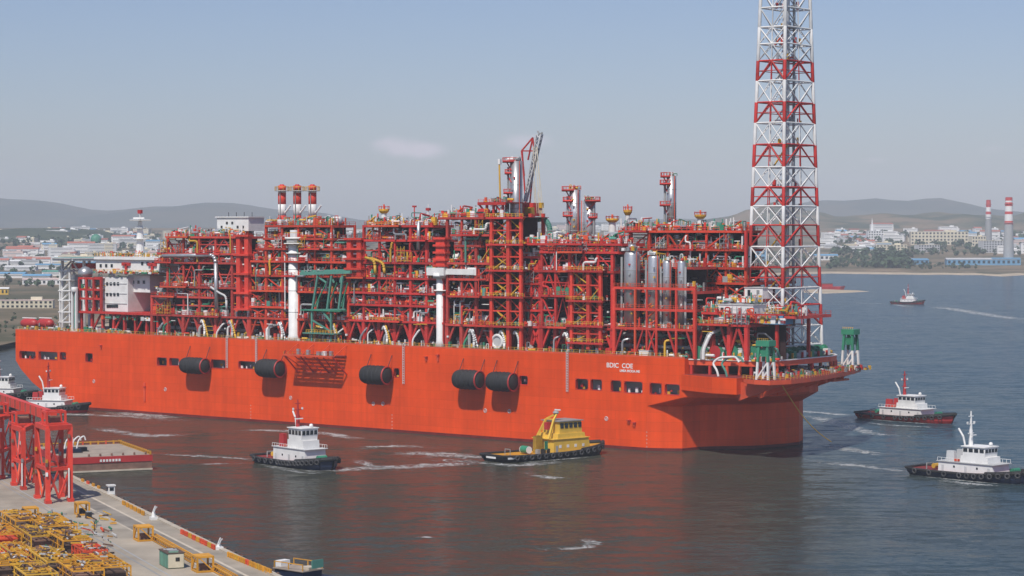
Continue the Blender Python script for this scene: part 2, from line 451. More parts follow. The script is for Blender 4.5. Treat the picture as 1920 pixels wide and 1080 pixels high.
# the far shore and the plain behind it: one sheet with a beach
shore_px = [(-420, 760), (-150, 672), (0, 641), (40, 638), (150, 622), (300, 600), (600, 575), (900, 556), (1200, 532), (1400, 519), (1500, 514)]
for x in range(1540, 2120, 20):
    shore_px.append((x, 513 + (x - 1540) * .011 + 2.2 * noise.noise(Vector((x * .02, 3, 0)))))
shore = [Vector((-5800, 900, 0)), Vector((-1500, 800, 0))] + [G(x, y, 0) for x, y in shore_px] + [Vector((1900, 3000, 0)), Vector((6000, 2700, 0))]
rows = []
def land_z(D): return 3.0 + min(max(0.0, D - 3500), 2500) * 0.025       # the plain rises gently inland
def GT(x, y):
    D = 900.0
    while D < 12000:
        D *= 1.004; q = AT(x, y, D)
        if q.z <= land_z(D): break
    q.z = land_z(D); return q
for k, (off, z) in enumerate(((-14, -1.0), (6, 0.9), (38, 2.2), (60, 3.0))):
    rows.append([(p.x + (2.5 * noise.noise(p * .03) if k < 3 else 0), p.y + off * (1 + .35 * noise.noise(Vector((p.x * .012, 7, k)))), z) for p in shore])
for D in (3520, 3800, 4400, 5000, 6000, 8000, 12850): rows.append([(p.x, max(D, p.y + 100 + D * .01), land_z(max(D, p.y + 100))) for p in shore])
b = MB()
n = len(shore)
for k in range(len(rows) - 1):
    key = 'sand' if k < 2 else 'land'
    for i in range(n - 1):
        b.poly([rows[k][i], rows[k][i + 1], rows[k + 1][i + 1], rows[k + 1][i]], [(0, 1, 2, 3)], key)
single('ground', b, I4, kind='structure')

def hill(name, pts, D, depth, key, rough=10, step=60, zb=0.0):
    """a ridge with its crest at distance D; pts are crest points as seen"""
    cr = [AT(x, y, D) for x, y in pts]
    xs = [c.x for c in cr]; zs = [c.z for c in cr]
    nx = int((xs[-1] - xs[0]) / step); ny = 14
    b = MB(); P = []
    for j in range(ny + 1):
        v = j / ny * 2 - 1
        for i in range(nx + 1):
            x = xs[0] + (xs[-1] - xs[0]) * i / nx
            for q in range(len(xs) - 1):
                if xs[q] <= x <= xs[q + 1] + 1e-6:
                    t = (x - xs[q]) / (xs[q + 1] - xs[q]); t = t * t * (3 - 2 * t)
                    z = zs[q] * (1 - t) + zs[q + 1] * t; break
            fall = max(0, 1 - abs(v) ** 1.5)
            nz = noise.fractal(Vector((x / depth * 3, v * 2.5, D * .01)), 0.9, 2.1, 5)
            P.append((x, D + v * depth / 2, zb - 4 + max(0, z + 4 - zb) * fall * (1 + .35 * nz * (1 - fall)) + rough * nz * fall * .5))
    F = [(j * (nx + 1) + i, j * (nx + 1) + i + 1, (j + 1) * (nx + 1) + i + 1, (j + 1) * (nx + 1) + i) for j in range(ny) for i in range(nx)]
    b.poly(P, F, key)
    o = single(name, b, I4, kind='structure', smooth=True)
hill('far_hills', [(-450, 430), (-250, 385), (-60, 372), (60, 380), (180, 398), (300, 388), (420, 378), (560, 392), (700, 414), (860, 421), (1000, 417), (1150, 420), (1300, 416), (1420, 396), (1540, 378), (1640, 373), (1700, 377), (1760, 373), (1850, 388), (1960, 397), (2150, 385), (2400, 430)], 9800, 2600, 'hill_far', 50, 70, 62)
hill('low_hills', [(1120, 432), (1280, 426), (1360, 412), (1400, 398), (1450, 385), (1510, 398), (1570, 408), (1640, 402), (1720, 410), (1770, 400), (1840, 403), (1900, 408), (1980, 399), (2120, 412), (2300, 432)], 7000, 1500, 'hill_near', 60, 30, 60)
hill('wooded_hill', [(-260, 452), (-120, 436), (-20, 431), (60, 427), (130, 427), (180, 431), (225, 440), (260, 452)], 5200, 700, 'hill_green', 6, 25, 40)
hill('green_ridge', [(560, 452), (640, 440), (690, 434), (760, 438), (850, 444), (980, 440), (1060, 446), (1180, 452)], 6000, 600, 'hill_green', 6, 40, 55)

# ------------------------------------------------------------------ woods along the shore (one mass of leaf clumps)
def woods(name, areas):
    b = MB()
    for (x0, x1, y0, y1, cnt, h) in areas:
        for q in range(cnt):
            p = GT(random.uniform(x0, x1), random.uniform(y0, y1))
            hh = h * random.uniform(.55, 1.25); rr = hh * random.uniform(.35, .6)
            b.cyl((p.x, p.y, p.z - .5), (p.x, p.y, p.z + hh * .5), .25, 'rack_dark', .12, n=4)
            for l in range(16):
                d = Vector((random.gauss(0, 1), random.gauss(0, 1), random.gauss(0, 1))).normalized()
                c = Vector((p.x, p.y, p.z + hh * .58)) + Vector((d.x * rr, d.y * rr, d.z * hh * .42)) * random.uniform(.5, 1)
                e1 = Vector((random.gauss(0, 1), random.gauss(0, 1), random.gauss(0, .6))).normalized(); e2 = e1.cross(d).normalized()
                s = rr * random.uniform(.4, .7)
                b.poly([c + e1 * s, c + e2 * s + d * s * .4, c - e1 * s, c - e2 * s + d * s * .3], [(0, 1, 2, 3)], 'leaf')
    o = single(name, b, I4, label='dark green scrub and low trees along the far shore', cat='woods', kind='stuff')
woods('woods', [(1640, 1705, 490, 503, 150, 13), (1560, 1640, 486, 503, 80, 8), (1700, 1830, 496, 506, 60, 5), (1560, 1760, 470, 482, 110, 10), (1760, 1930, 462, 480, 70, 9),
                (1400, 1560, 480, 505, 60, 8), (0, 30, 566, 578, 14, 5), (-60, 110, 590, 632, 60, 2.2), (-40, 300, 470, 540, 160, 8), (-40, 300, 440, 470, 160, 11), (640, 1060, 440, 452, 120, 12), (1560, 1920, 440, 462, 200, 11)])

# ------------------------------------------------------------------ the far town
BN = 0
def house(px, py, w, d, h, wall, roof, label, group, rows=0, cols=0, rot=None, name='town_building', gable=0.0, z=3.0, flat_parts=True):
    p = GT(px, py); z = p.z
    t = Thing(name, label, 'building', (p.x, p.y, z - .6), I4, group, random.uniform(-.35, .35) if rot is None else rot)
    L = t.loc
    def lp(x, y, zz): return L @ Vector((x, y, zz + .6))
    o = t.put('wall', unit('box', wall), L @ Matrix.Translation((0, 0, (h + .6) / 2)) @ Matrix.Diagonal((w, d, h + .6, 1)))
    b = MB()
    if gable:
        b.poly([lp(-w / 2 - .6, -d / 2 - .6, h), lp(w / 2 + .6, -d / 2 - .6, h), lp(w / 2 + .6, d / 2 + .6, h), lp(-w / 2 - .6, d / 2 + .6, h), lp(-w / 2 - .6, 0, h + gable), lp(w / 2 + .6, 0, h + gable)],
               [(0, 1, 5, 4), (2, 3, 4, 5), (0, 4, 3), (1, 2, 5), (3, 2, 1, 0)], roof)
    else:
        b.box((0, 0, h + .75), (w + .5, d + .5, .5), roof, L)
        b.box((w * .2, 0, h + 2.2), (w * .2, d * .35, 2.6), wall, L)
    t.mb('roof', b)
    if rows:
        for r in range(rows):
            for c in range(cols):
                zz = h * (r + .55) / rows + .6
                t.put('window', unit('box', 'glass'), L @ Matrix.Translation((-w / 2 + w * (c + .5) / cols, -d / 2 - .04, zz)) @ Matrix.Diagonal((w / cols * .5, .3, h / rows * .5, 1)))
    elif h > 5:
        k = max(1, int(h / 5))
        for r in range(k):
            t.put('window_band', unit('box', 'grey'), L @ Matrix.Translation((0, -d / 2 - .04, h * (r + .6) / k + .6)) @ Matrix.Diagonal((w * .86, .25, 1.3, 1)))
    return t

# buildings one can tell apart
house(1671, 473, 58, 16, 14, 'cream', 'cream', 'cream three-storey block with a grid of square windows behind the dark trees', None, 3, 9, -.05, 'apartment_block')
house(1738, 473, 46, 16, 14, 'pale_grey', 'cream', 'pale grey three-storey block beside the cream block with square windows', None, 3, 8, .35, 'apartment_block')
house(1760, 459, 118, 26, 27, 'cream', 'cream', 'long cream office block with strip windows on the rise', None, 4, 16, -.05, 'office_block')
house(1862, 474, 52, 20, 22, 'pale_grey', 'cream', 'pale block with window rows at the foot of the thick chimney', None, 5, 9, .3, 'office_block')
house(1832, 462, 30, 20, 20, 'cream', 'cream', 'yellow-cream stepped block between long office and chimney', None, 3, 5, .2, 'office_block')
house(1640, 452, 34, 22, 22, 'white', 'white', 'white block with a slim spire in the far town', None, 4, 6, .1, 'spire_building')
sp_ = GT(1637, 452)
b = MB(); b.cyl((0, 0, 0), (0, 0, 26), 3.2, 'white', .3, n=8); b.cyl((0, 0, -24), (0, 0, 0), 4.2, 'white', 3.4, n=8)
single('spire', b, Matrix.Translation((sp_.x, sp_.y + 14, sp_.z + 24)), 'slim white spire rising over the far town', 'spire')
house(1838, 497, 112, 22, 9, 'roof_blue', 'pale_grey', 'long blue waterfront warehouse with a pale roof', None, 1, 14, -.03, 'warehouse', gable=2.5)
house(1722, 496, 30, 18, 8, 'roof_blue', 'roof_blue', 'small blue shed on the far waterfront', None, 1, 4, .1, 'shed', gable=2)
house(1885, 497, 46, 22, 10, 'roof_blue', 'roof_blue', 'blue shed standing at the foot of the thick chimney', None, 1, 6, -.03, 'shed', gable=2)
house(1548, 488, 40, 16, 8, 'white', 'roof_blue', 'white shed with blue roof beside the flare tower', None, 1, 5, .1, 'shed', gable=2.5)
house(1396, 488, 70, 30, 16, 'roof_blue', 'roof_blue', 'big blue shed seen between the modules and the flare tower', None, 2, 8, 0, 'shed', gable=4)
house(48, 578, 46, 12, 6.5, 'cream', 'pale_pink', 'long low cream building in the field behind the stern', None, 2, 12, .05, 'long_building')
house(6, 553, 11, 8, 6, 'tug_yellow', 'white', 'yellow hut in the field behind the stern', None, 1, 3, .1, 'hut', gable=1.5)
house(80, 534, 44, 14, 6, 'white', 'pale_pink', 'low white shed beyond the field behind the stern', None, 1, 8, .05, 'shed', gable=2)
for i, (x, y, w, rf) in enumerate([(20, 522, 40, 'roof_blue'), (70, 526, 34, 'roof_blue'), (102, 518, 30, 'teal'), (40, 508, 48, 'white'), (92, 504, 40, 'roof_blue'), (15, 497, 50, 'white'), (68, 490, 44, 'pale_pink'), (150, 500, 50, 'roof_blue')]):
    house(x, y, w, 16, 6, 'pale_grey' if i % 2 else 'white', rf, ('grey walled ' if i % 2 else 'white walled ') + {'roof_blue': 'low shed with blue roof in the yards behind the stern', 'teal': 'low shed with teal roof in the yards behind the stern', 'white': 'low white-roofed shed in the yards behind the stern', 'pale_pink': 'low shed with pinkish roof in the yards behind the stern'}[rf],
          'sheds in the yards behind the stern', 0, 0, random.uniform(-.1, .2), 'shed', gable=2.2)
KINDS = [('white', 'white', 'white flat-roofed block in the far town', 'white flat-roofed far town blocks', 0, .38),
         ('cream', 'cream', 'cream flat-roofed block in the far town', 'cream flat-roofed far town blocks', 0, .17),
         ('pale_grey', 'grey', 'pale grey block with a dark flat roof in the far town', 'grey far town blocks', 0, .13),
         ('white', 'roof_red', 'white house with a red gabled roof in the far town', 'red-roofed far town houses', 3, .12),
         ('pale_pink', 'pale_pink', 'pinkish block in the far town', 'pinkish far town blocks', 0, .1),
         ('white', 'roof_blue', 'white hall with a blue gabled roof in the far town', 'blue-roofed far town halls', 3, .1)]
zones = [(-30, 310, 452, 502, 92), (-30, 520, 434, 456, 72), (610, 860, 430, 446, 24), (1010, 1180, 430, 444, 14), (1545, 1660, 444, 474, 44), (1560, 1930, 432, 456, 52), (1880, 1940, 456, 478, 10)]
ZN = ['in the town beyond the stern', 'on the rise past the stern', 'glimpsed over the midship modules', 'behind the twin process columns', 'near the spire across the water', 'below the brown hills', 'beside the thick chimney']
for (x0, x1, y0, y1, cnt), zn in zip(zones, ZN):
    for q in range(cnt):
        r = random.random(); acc = 0
        for wl_, rf, lab, grp, gb, pr in KINDS:
            acc += pr
            if r <= acc: break
        big = random.random()
        w = random.uniform(16, 40) * (1 + .6 * (big > .85)); h = random.uniform(5, 11) * (1 + .8 * (big > .8))
        sz = 'large ' if w > 42 or h > 12 else ('low ' if h < 7 else ('wide ' if w > 32 else ''))
        lab = sz + lab.replace('in the far town', zn)
        house(random.uniform(x0, x1), y0 + (y1 - y0) * random.random(), w, random.uniform(12, 20), h, wl_, rf, lab, grp, gable=gb)

def chimney(px, pyb, top_py, D, rb, rt, bands, label):
    p = AT(px, pyb, D); zt = AT(px, top_py, D).z; z0 = land_z(D) - .5
    t = Thing('chimney', label, 'chimney', (p.x, p.y, z0), I4)
    H = zt - z0
    def rad(z): return rb + (rt - rb) * (z - z0) / H
    for (a, c, k) in bands:
        za, zc = z0 + H * a, z0 + H * c
        b = MB(); b.cyl((p.x, p.y, za), (p.x, p.y, zc), rad(za), k, rad(zc), n=20)
        t.mb('shaft' if k == 'grey' else 'paint_band', b, smooth=False)
    for f in (.62, .90):
        b = MB(); b.torus((p.x, p.y, z0 + H * f), (0, 0, 1), rad(z0 + H * f) + .9, .5, 'red' if f > .8 else 'grey', n=20, m=5)
        t.mb('gallery', b)
    t.put('rim', unit('cyl', 'dark'), Matrix.Translation((p.x, p.y, zt + .1)) @ Matrix.Diagonal((rt * 1.7, rt * 1.7, .4, 1)))
chimney(1891, 482, 370, 3700, 9.0, 5.8, [(0, .60, 'grey'), (.60, .65, 'red'), (.65, .75, 'white'), (.75, .79, 'red'), (.79, .87, 'white'), (.87, .925, 'red'), (.925, .95, 'white'), (.95, 1, 'red')], 'thick grey chimney with red and white banded top by the blue sheds')
chimney(1853, 447, 375, 4700, 8.0, 4.6, [(0, .58, 'grey'), (.58, .68, 'white'), (.68, .74, 'red'), (.74, .84, 'white'), (.84, 1, 'red')], 'slimmer farther chimney with red and white banded top')

# gas holder ball, yard pieces on the far bank
p = GT(180, 462)
t = Thing('gas_holder', 'dark green spherical gas holder among the far town blocks', 'tank', (p.x, p.y, p.z - .5), I4)
b2 = MB(); b2.lathe((p.x, p.y, p.z + 14), [(.5, -11), (6, -9.5), (10, -5), (11, 0), (10, 5), (6, 9.5), (.5, 11)], 'green', n=16)
t.mb('ball', b2, smooth=True)
for i in range(8):
    a = math.pi / 4 * i; t.rod('leg', (p.x + 9.5 * math.cos(a), p.y + 9.5 * math.sin(a), p.z - .5), (p.x + 9.5 * math.cos(a), p.y + 9.5 * math.sin(a), p.z + 12), .5, 'grey')

# sand spit with a moored red boat
b = MB()
sp = [(1500, 549), (1545, 551), (1600, 549), (1640, 546.5), (1600, 545), (1540, 543), (1500, 543)]
pts = [G(x, y, 0) for x, y in sp]; c = sum(pts, Vector()) / len(pts)
b.poly([(*q.xy, -.5) for q in pts] + [(c + (q - c) * .6).xy.to_tuple() + (1.2,) for q in pts], [(i, (i + 1) % 7, 7 + (i + 1) % 7, 7 + i) for i in range(7)] + [tuple(range(7, 14))], 'sand')
single('sand_spit', b, I4, kind='structure')

# ================================================================== THE PRODUCTION SHIP: hull
BEAM, DECK, STERN = 60.0, 29.2, -301.0
ship = Thing('production_ship', 'huge orange hulled production ship carrying red process modules', 'ship', (-140, 30, 0))
def st_s(z):
    tab = [(-3, -256), (0, -268), (4, -281), (9, -291), (13, -297), (17.4, STERN), (40, STERN)]
    for (a, p), (c, q) in zip(tab, tab[1:]):
        if z <= c: return p + (q - p) * max(0, (z - a) / (c - a))
def bow_curve(sx, a, n_, K=22, hw=30.0):
    out = []
    for i in range(K + 1):
        th = -math.pi / 2 + math.pi * i / K
        c, s_ = math.cos(th), math.sin(th)
        out.append((sx + a * abs(c) ** (2 / n_), 30 + hw * math.copysign(abs(s_) ** (2 / n_), s_)))
    return out
b = MB()
K = 22
A = [(0, 0), (5, 2.2), (9.8, 5.2), (10.4, 9), (11.2, 13), (14.5, 18), (19, 22), (22.5, 26), (25, 32), (27, 39), (27.6, 46), (25.5, 52), (21, 57), (12, 59.5), (0, 60)]
Cc = [(14, 0), (15, .3), (16.5, .8), (18, 1.5), (20, 2.5), (23, 4), (27, 7), (31, 13), (34, 20), (36, 28), (36, 38), (34, 47), (29, 54), (21, 59), (14, 60)]
zs = [-3, .9, 4, 9, 14]
ring = lambda z, cur: [(st_s(z), 0, z), (-150, 0, z)] + [(x, y, z) for x, y in cur] + [(-150, BEAM, z), (st_s(z), BEAM, z)]
def stitch(r0, r1, k='hull_orange', close=True):
    n = len(r0)
    b.poly(r0 + r1, [(i, (i + 1) % n, n + (i + 1) % n, n + i) for i in range(n if close else n - 1)], k)
rings = [ring(z, A) for z in zs]
for j, (r0, r1) in enumerate(zip(rings, rings[1:])): stitch(r0, r1, 'hull_orange' if j else 'boot_red')
# flare between the fine lower bow and the square upper hull
KN = 17.4
fl0 = [(x, y, 14) for x, y in A]; fl1 = [(x, y, KN) for x, y in Cc]; fl2 = [(x, y, 23.0) for x, y in Cc]
stitch(fl0, fl1, close=False); stitch(fl1, fl2, close=False)
b.poly([(0, 0, 14), (14, 0, KN), (0, 0, KN)], [(0, 1, 2)], 'hull_orange')
b.poly([(0, BEAM, 14), (14, BEAM, KN), (0, BEAM, KN)], [(2, 1, 0)], 'hull_orange')
# near side below the openings, far side, transom, fore bulkhead
b.poly([(st_s(14), 0, 14), (0, 0, 14), (0, 0, KN), (STERN, 0, KN)], [(0, 1, 2, 3)], 'hull_orange')
b.poly([(st_s(14), BEAM, 14), (0, BEAM, 14), (0, BEAM, KN), (STERN, BEAM, KN)], [(3, 2, 1, 0)], 'hull_orange')
b.poly([(STERN, BEAM, KN), (14, BEAM, KN), (14, BEAM, DECK), (STERN, BEAM, DECK)], [(3, 2, 1, 0)], 'hull_orange')
b.poly([(st_s(14), 0, 14), (STERN, 0, KN), (STERN, BEAM, KN), (st_s(14), BEAM, 14)], [(0, 1, 2, 3)], 'hull_orange')
b.poly([(STERN, 0, KN), (STERN, 0, DECK), (STERN, BEAM, DECK), (STERN, BEAM, KN)], [(0, 1, 2, 3)], 'hull_orange')
b.poly([(14, 0, KN), (14, 0, DECK), (14, BEAM, DECK), (14, BEAM, KN)], [(3, 2, 1, 0)], 'hull_orange')
# near side with its real openings
open_px = [(36, 67, 658, 673), (72, 108, 659, 675), (112, 124, 660, 675), (160, 174, 662, 679), (294, 313, 670, 686), (317, 336, 671, 686), (395, 423, 674, 691),
           (447, 480, 677, 692), (738, 749, 690, 708), (973, 990, 704, 722), (1079, 1103, 710, 731), (1107, 1129, 711, 732), (1145, 1165, 713, 735), (1170, 1205, 715, 738), (1218, 1241, 718, 740), (1246, 1275, 720, 741)]
OPEN = []
for x0, x1, y0, y1 in open_px:
    s0, s1 = SPS(x0, y0, 0), SPS(x1, y0, 0); xm = (x0 + x1) / 2
    OPEN.append((s0, s1, max(KN + .3, SPZ(xm, y1, 0)), SPZ(xm, y0, 0)))
cuts = sorted({STERN, 14.0} | {v for o_ in OPEN for v in o_[:2]})
for s0, s1 in zip(cuts, cuts[1:]):
    op = next((o_ for o_ in OPEN if abs(o_[0] - s0) < 1e-6), None)
    Q = lambda a, c, z0, z1: b.poly([(a, 0, z0), (c, 0, z0), (c, 0, z1), (a, 0, z1)], [(0, 1, 2, 3)], 'hull_orange')
    if op is None: Q(s0, s1, KN, DECK)
    else:
        z0, z1 = op[2:]; Q(s0, s1, KN, z0); Q(s0, s1, z1, DECK)
        g = .75
        for (cx, cz, dx, dz) in ((s0, z0, g, g), (s1, z0, -g, g), (s1, z1, -g, -g), (s0, z1, g, -g)):
            b.poly([(cx, 0, cz), (cx + dx, 0, cz), (cx, 0, cz + dz)], [(0, 1, 2)], 'hull_orange')
ship.mb('hull_shell', b)
for s0, s1, z0, z1 in OPEN:                       # frames and galleries behind the openings
    f = MB()
    for (a, c, zz) in ((s0, s1, z0 + .05), (s0, s1, z1 - .05)): f.box(((a + c) / 2, .6, zz), (c - a, 1.3, .16), 'red')
    for ss in (s0 + .05, s1 - .05): f.box((ss, .6, (z0 + z1) / 2), (.16, 1.3, z1 - z0), 'red')
    w = ship.mb('hull_opening', f)
    for q in range(max(1, int((s1 - s0) / 1.6))):
        c = (random.uniform(s0 + .4, s1 - .4), random.uniform(1.2, 2.6), z0 + random.uniform(.2, 1.5)); k = random.choice(['white', 'grey', 'yellow', 'white', 'red'])
        ship.box('deck_fitting', c, (random.uniform(.4, 1.0), .5, random.uniform(.5, 1.8)), k, w)
ship.box('gallery_wall', ((STERN + 13) / 2, 4.2, (KN + DECK) / 2 - .1), (13 - STERN - 1, .3, DECK - KN - .4), 'grey')
ship.box('gallery_floor', ((STERN + 13) / 2, 2.2, KN + .1), (13 - STERN - 1, 3.6, .2), 'tank_deck')
b = MB(); b.poly([(STERN, 0, DECK), (14, 0, DECK), (14, BEAM, DECK), (STERN, BEAM, DECK)], [(0, 1, 2, 3)], 'tank_deck')
b.box(((STERN + 14) / 2, .12, DECK + .25), (14 - STERN, .24, .5), 'orange_red')
ship.mb('main_deck', b)
# rail along the near deck edge
b = MB()
for i in range(int((14 - STERN) / 2.4)):
    s = STERN + 1 + i * 2.4
    b.box((s, .5, DECK + .75), (.11, .11, 1.4), 'yellow' if i % 3 else 'white')
for zz in (.75, 1.4): b.box(((STERN + 14) / 2, .5, DECK + zz), (14 - STERN - 1, .09, .09), 'yellow')
ship.mb('deck_rail', b)
# rubbing plates, soft seams, hull marks
for px, py in [(545, 746), (718, 757), (910, 770), (955, 771), (700, 757), (1137, 785), (176, 715), (310, 730)]:
    s, z = SP(px, py, 0); f = MB(); f.torus((s, -.03, z), (0, 1, 0), .6, .13, 'pale_grey', n=12, m=4); f.box((s, -.04, z), (.25, .06, .6), 'pale_grey'); ship.mb('hull_mark', f)
for px in (470, 735, 1213):
    for q in range(5):
        s, z = SPS(px, 700, 0), 1.2 + q * 1.15
        ship.box('draft_mark', (s, -.03, z), (.3, .06, .35), 'pale_pink')
for px, py, l in [(190, 650, 1.6), (272, 735, 7), (1190, 795, 1.5), (800, 672, 1.6), (822, 670, 2.4), (1180, 790, 1.2)]:
    s, z = SP(px, py, 0); f = MB(); f.box((s, -.25, z), (.7, .5, l), 'orange_red'); f.box((s, -.5, z + l * .3), (1.2, .9, .25), 'red'); ship.mb('hull_bracket', f)
# name lettering on the side
def lettering(txt, px, py, h, t, parent_thing, key='white'):
    cu = bpy.data.curves.new('lettering', 'FONT'); cu.body = txt; cu.size = h; cu.extrude = .02; cu.offset = .035
    o = bpy.data.objects.new('lettering_source', cu); COL.objects.link(o)
    bpy.context.view_layer.update()
    me = bpy.data.meshes.new_from_object(o.evaluated_get(bpy.context.evaluated_depsgraph_get()))
    bpy.data.objects.remove(o)
    me.materials.clear(); me.materials.append(MATS[key])
    s, z = SP(px, py, t)
    parent_thing.put('lettering', me, Matrix.Translation((s, t, z)) @ Matrix.Rotation(math.pi / 2, 4, 'X'))
lettering('BDIC  COE', 1137, 688.5, 2.1, -.05, ship)
lettering('LMEA MODA ME', 1162, 697, 1.05, -.05, ship)

# ------------------------------------------------------------------ mooring platform round the bow
plat = Thing('mooring_platform', 'orange overhanging mooring platform with curved upper ring around the bow', 'platform', (34, 30, 23))
PZ = 24.5
out = [(39.6, -6.8), (45, -9.6), (50.5, -9.6), (53.2, -2), (52.7, 10), (49, 32), (44.5, 52), (40.5, 63), (36.5, 67), (30, 65), (24, 62), (14.2, 62), (14.2, 50), (26, 44), (30, 30), (33, 14), (39.6, 8)]
b = MB(); b.prism(out, 23.2, PZ, 'orange_red', 'deck_red'); plat.mb('lower_deck', b)
spo = [(13, -.25), (28, -6.2), (37, -6.6), (37, 8), (30, 12), (14.2, 9)]
b = MB(); b.prism(spo, 19.6, PZ, 'hull_orange', 'deck_red'); plat.mb('sponson', b)
rg = [(14.2, 2), (26, 4.5), (34, 6), (38.5, 9), (40.5, 15), (40.5, 44), (39, 50), (35, 55), (26, 57.5), (14.2, 58)]
b = MB(); b.prism(rg, 27.3, 28.9, 'orange_red', 'deck_red'); plat.mb('upper_ring', b)
b = MB()
for p0, p1 in zip(rg, rg[1:]): b.bar((*p0, 29.05), (*p1, 29.05), .55, 'white', .3)
plat.mb('ring_kerb', b)
for i, (p0, p1) in enumerate(zip(rg, rg[1:])):
    for f in (.1, .6):
        q = Vector((*p0, 0)).lerp(Vector((*p1, 0)), f)
        plat.bar('post', (q.x - .5, q.y + .4, PZ), (q.x - .5, q.y + .4, 27.4), .8, 'orange_red' if i % 2 else 'red')
plat.box('inner_bulkhead', (22, 30, 25.7), (3, 44, 3.2), 'interior_shade')
b = MB()
for i, (p0, p1) in enumerate(zip(out[:11], out[1:11])):
    d = (Vector(p1) - Vector(p0)).length; m = max(1, int(d / 2))
    for j in range(m):
        q = Vector(p0).lerp(Vector(p1), j / m); b.box((q.x - .2, q.y, PZ + .6), (.1, .1, 1.2), 'yellow')
    for zz in (.6, 1.2): b.bar((p0[0] - .2, p0[1], PZ + zz), (p1[0] - .2, p1[1], PZ + zz), .08, 'yellow')
plat.mb('guard_rail', b)
for i, (sx, tt) in enumerate([(48, -4), (48, 8), (46, 22), (43, 36), (41, 48), (37, 60)]):   # brackets under the overhang
    f = MB(); f.poly([(sx + 4, tt - .3, 23.2), (sx - 12, tt - .3, 23.2), (sx - 12, tt - .3, 17.5), (sx + 4, tt + .3, 23.2), (sx - 12, tt + .3, 23.2), (sx - 12, tt + .3, 17.5)],
                     [(0, 1, 2), (5, 4, 3), (0, 2, 5, 3), (1, 0, 3, 4)], 'orange_red'); plat.mb('bracket', f)
for (sx, tt, z, d) in [(36, 54, 20.8, (5, 10, .6))]:
    plat.box('lower_gangway', (sx, tt, z), d, 'orange_red')
b = MB()
for i in range(260):
    tt = random.uniform(2, 58); sx = random.uniform(36, 48)
    k = random.choice(['grey', 'white', 'yellow', 'green', 'red', 'red', 'dark', 'steel']); h = random.uniform(.4, 1.6)
    b.box((sx, tt, PZ + h / 2), (random.uniform(.3, .9), random.uniform(.3, .9), h), k)
plat.mb('small_fittings', b, kind='stuff')
for i in range(4):
    plat.rod('chain_stopper', (47 - i * 1.6, 24 + i * 8, 21.6), (47 - i * 1.6, 24 + i * 8, 23.4), .5, 'orange_red')
# row of hooked bend pipes on the sponson
for i, (px, px2) in enumerate([(1332, 1340), (1346, 1352)]):
    s0 = SPS(px, 700, -2) + 3; f = MB()
    f.tube(bend([(s0, -2.2 + i * .6, PZ), (s0 - .5, -2.2 + i * .6, 26.3), (s0 - 2.6, -1.6 + i * .6, 28.4), (s0 - .5, -1 + i * .6, 30.2), (s0 + 5.5 - i * 1.5, -1 + i * .6, 30.6), (s0 + 6.6 - i * 1.5, -1 + i * .6, 29.0)], 1.2), .34, 'teal' if i else 'white', n=8)
    plat.mb('bend_pipe', f)

# ------------------------------------------------------------------ mooring winches and chain frames on the ring
def chain_frame(sx, tt, label, z0=PZ, h=11.5, rot=0.0):
    t = Thing('chain_frame', label, 'frame', (sx, tt, z0), rot=rot)
    L = t.loc
    def P(x, y, z): return L @ Vector((x, y, z))
    for ix in (-1, 1):
        for iy in (-1, 1):
            t.bar('leg_foot', P(ix * 2.0, iy * 1.9, 0), P(ix * 1.75, iy * 1.7, h * .46), .62, 'white')
            t.bar('leg', P(ix * 1.75, iy * 1.7, h * .46), P(ix * 1.45, iy * 1.4, h - 1.5), .75, 'green')
    for iy in (-1, 1): t.bar('brace', P(-1.9, iy * 1.8, .4), P(1.7, iy * 1.7, h * .46), .42, 'white'); t.bar('tie', P(-1.6, iy * 1.6, h * .62), P(1.6, iy * 1.6, h * .62), .4, 'green')
    t.put('head_box', unit('box', 'green'), L @ Matrix.Translation((0, 0, h - .7)) @ Matrix.Diagonal((4.6, 4.0, 1.7, 1)))
    b = MB(); b.cyl(P(0, -1.2, h * .72), P(0, 1.2, h * .72), 1.3, 'green', n=14); t.mb('chain_wheel', b)
    b = MB()
    for i in range(6): b.box(tuple(P(-1.8 + i * .7, -1.7, h + .45)), (.1, .1, .9), 'yellow')
    b.bar(P(-2, -1.7, h + .8), P(2, -1.7, h + .8), .08, 'yellow'); t.mb('rail', b)
chain_frame(46.5, -5.5, 'green topped chain frame on white legs at the near edge of the mooring platform')
chain_frame(37.5, 61.5, 'green topped chain frame on white legs at the far tip of the mooring platform', h=12.2)
WL = ['green mooring winch beside the near chain frame', 'second green mooring winch along the ring from the near chain frame', 'third green mooring winch along the ring from the near chain frame', 'green mooring winch at the middle of the ring', 'third green mooring winch along the ring from the far chain frame', 'second green mooring winch along the ring from the far chain frame', 'green mooring winch nearest the far chain frame',
      'green mooring winch above the sponson', 'second green mooring winch along from the sponson', 'third green mooring winch along from the sponson', 'fourth green mooring winch along from the sponson']
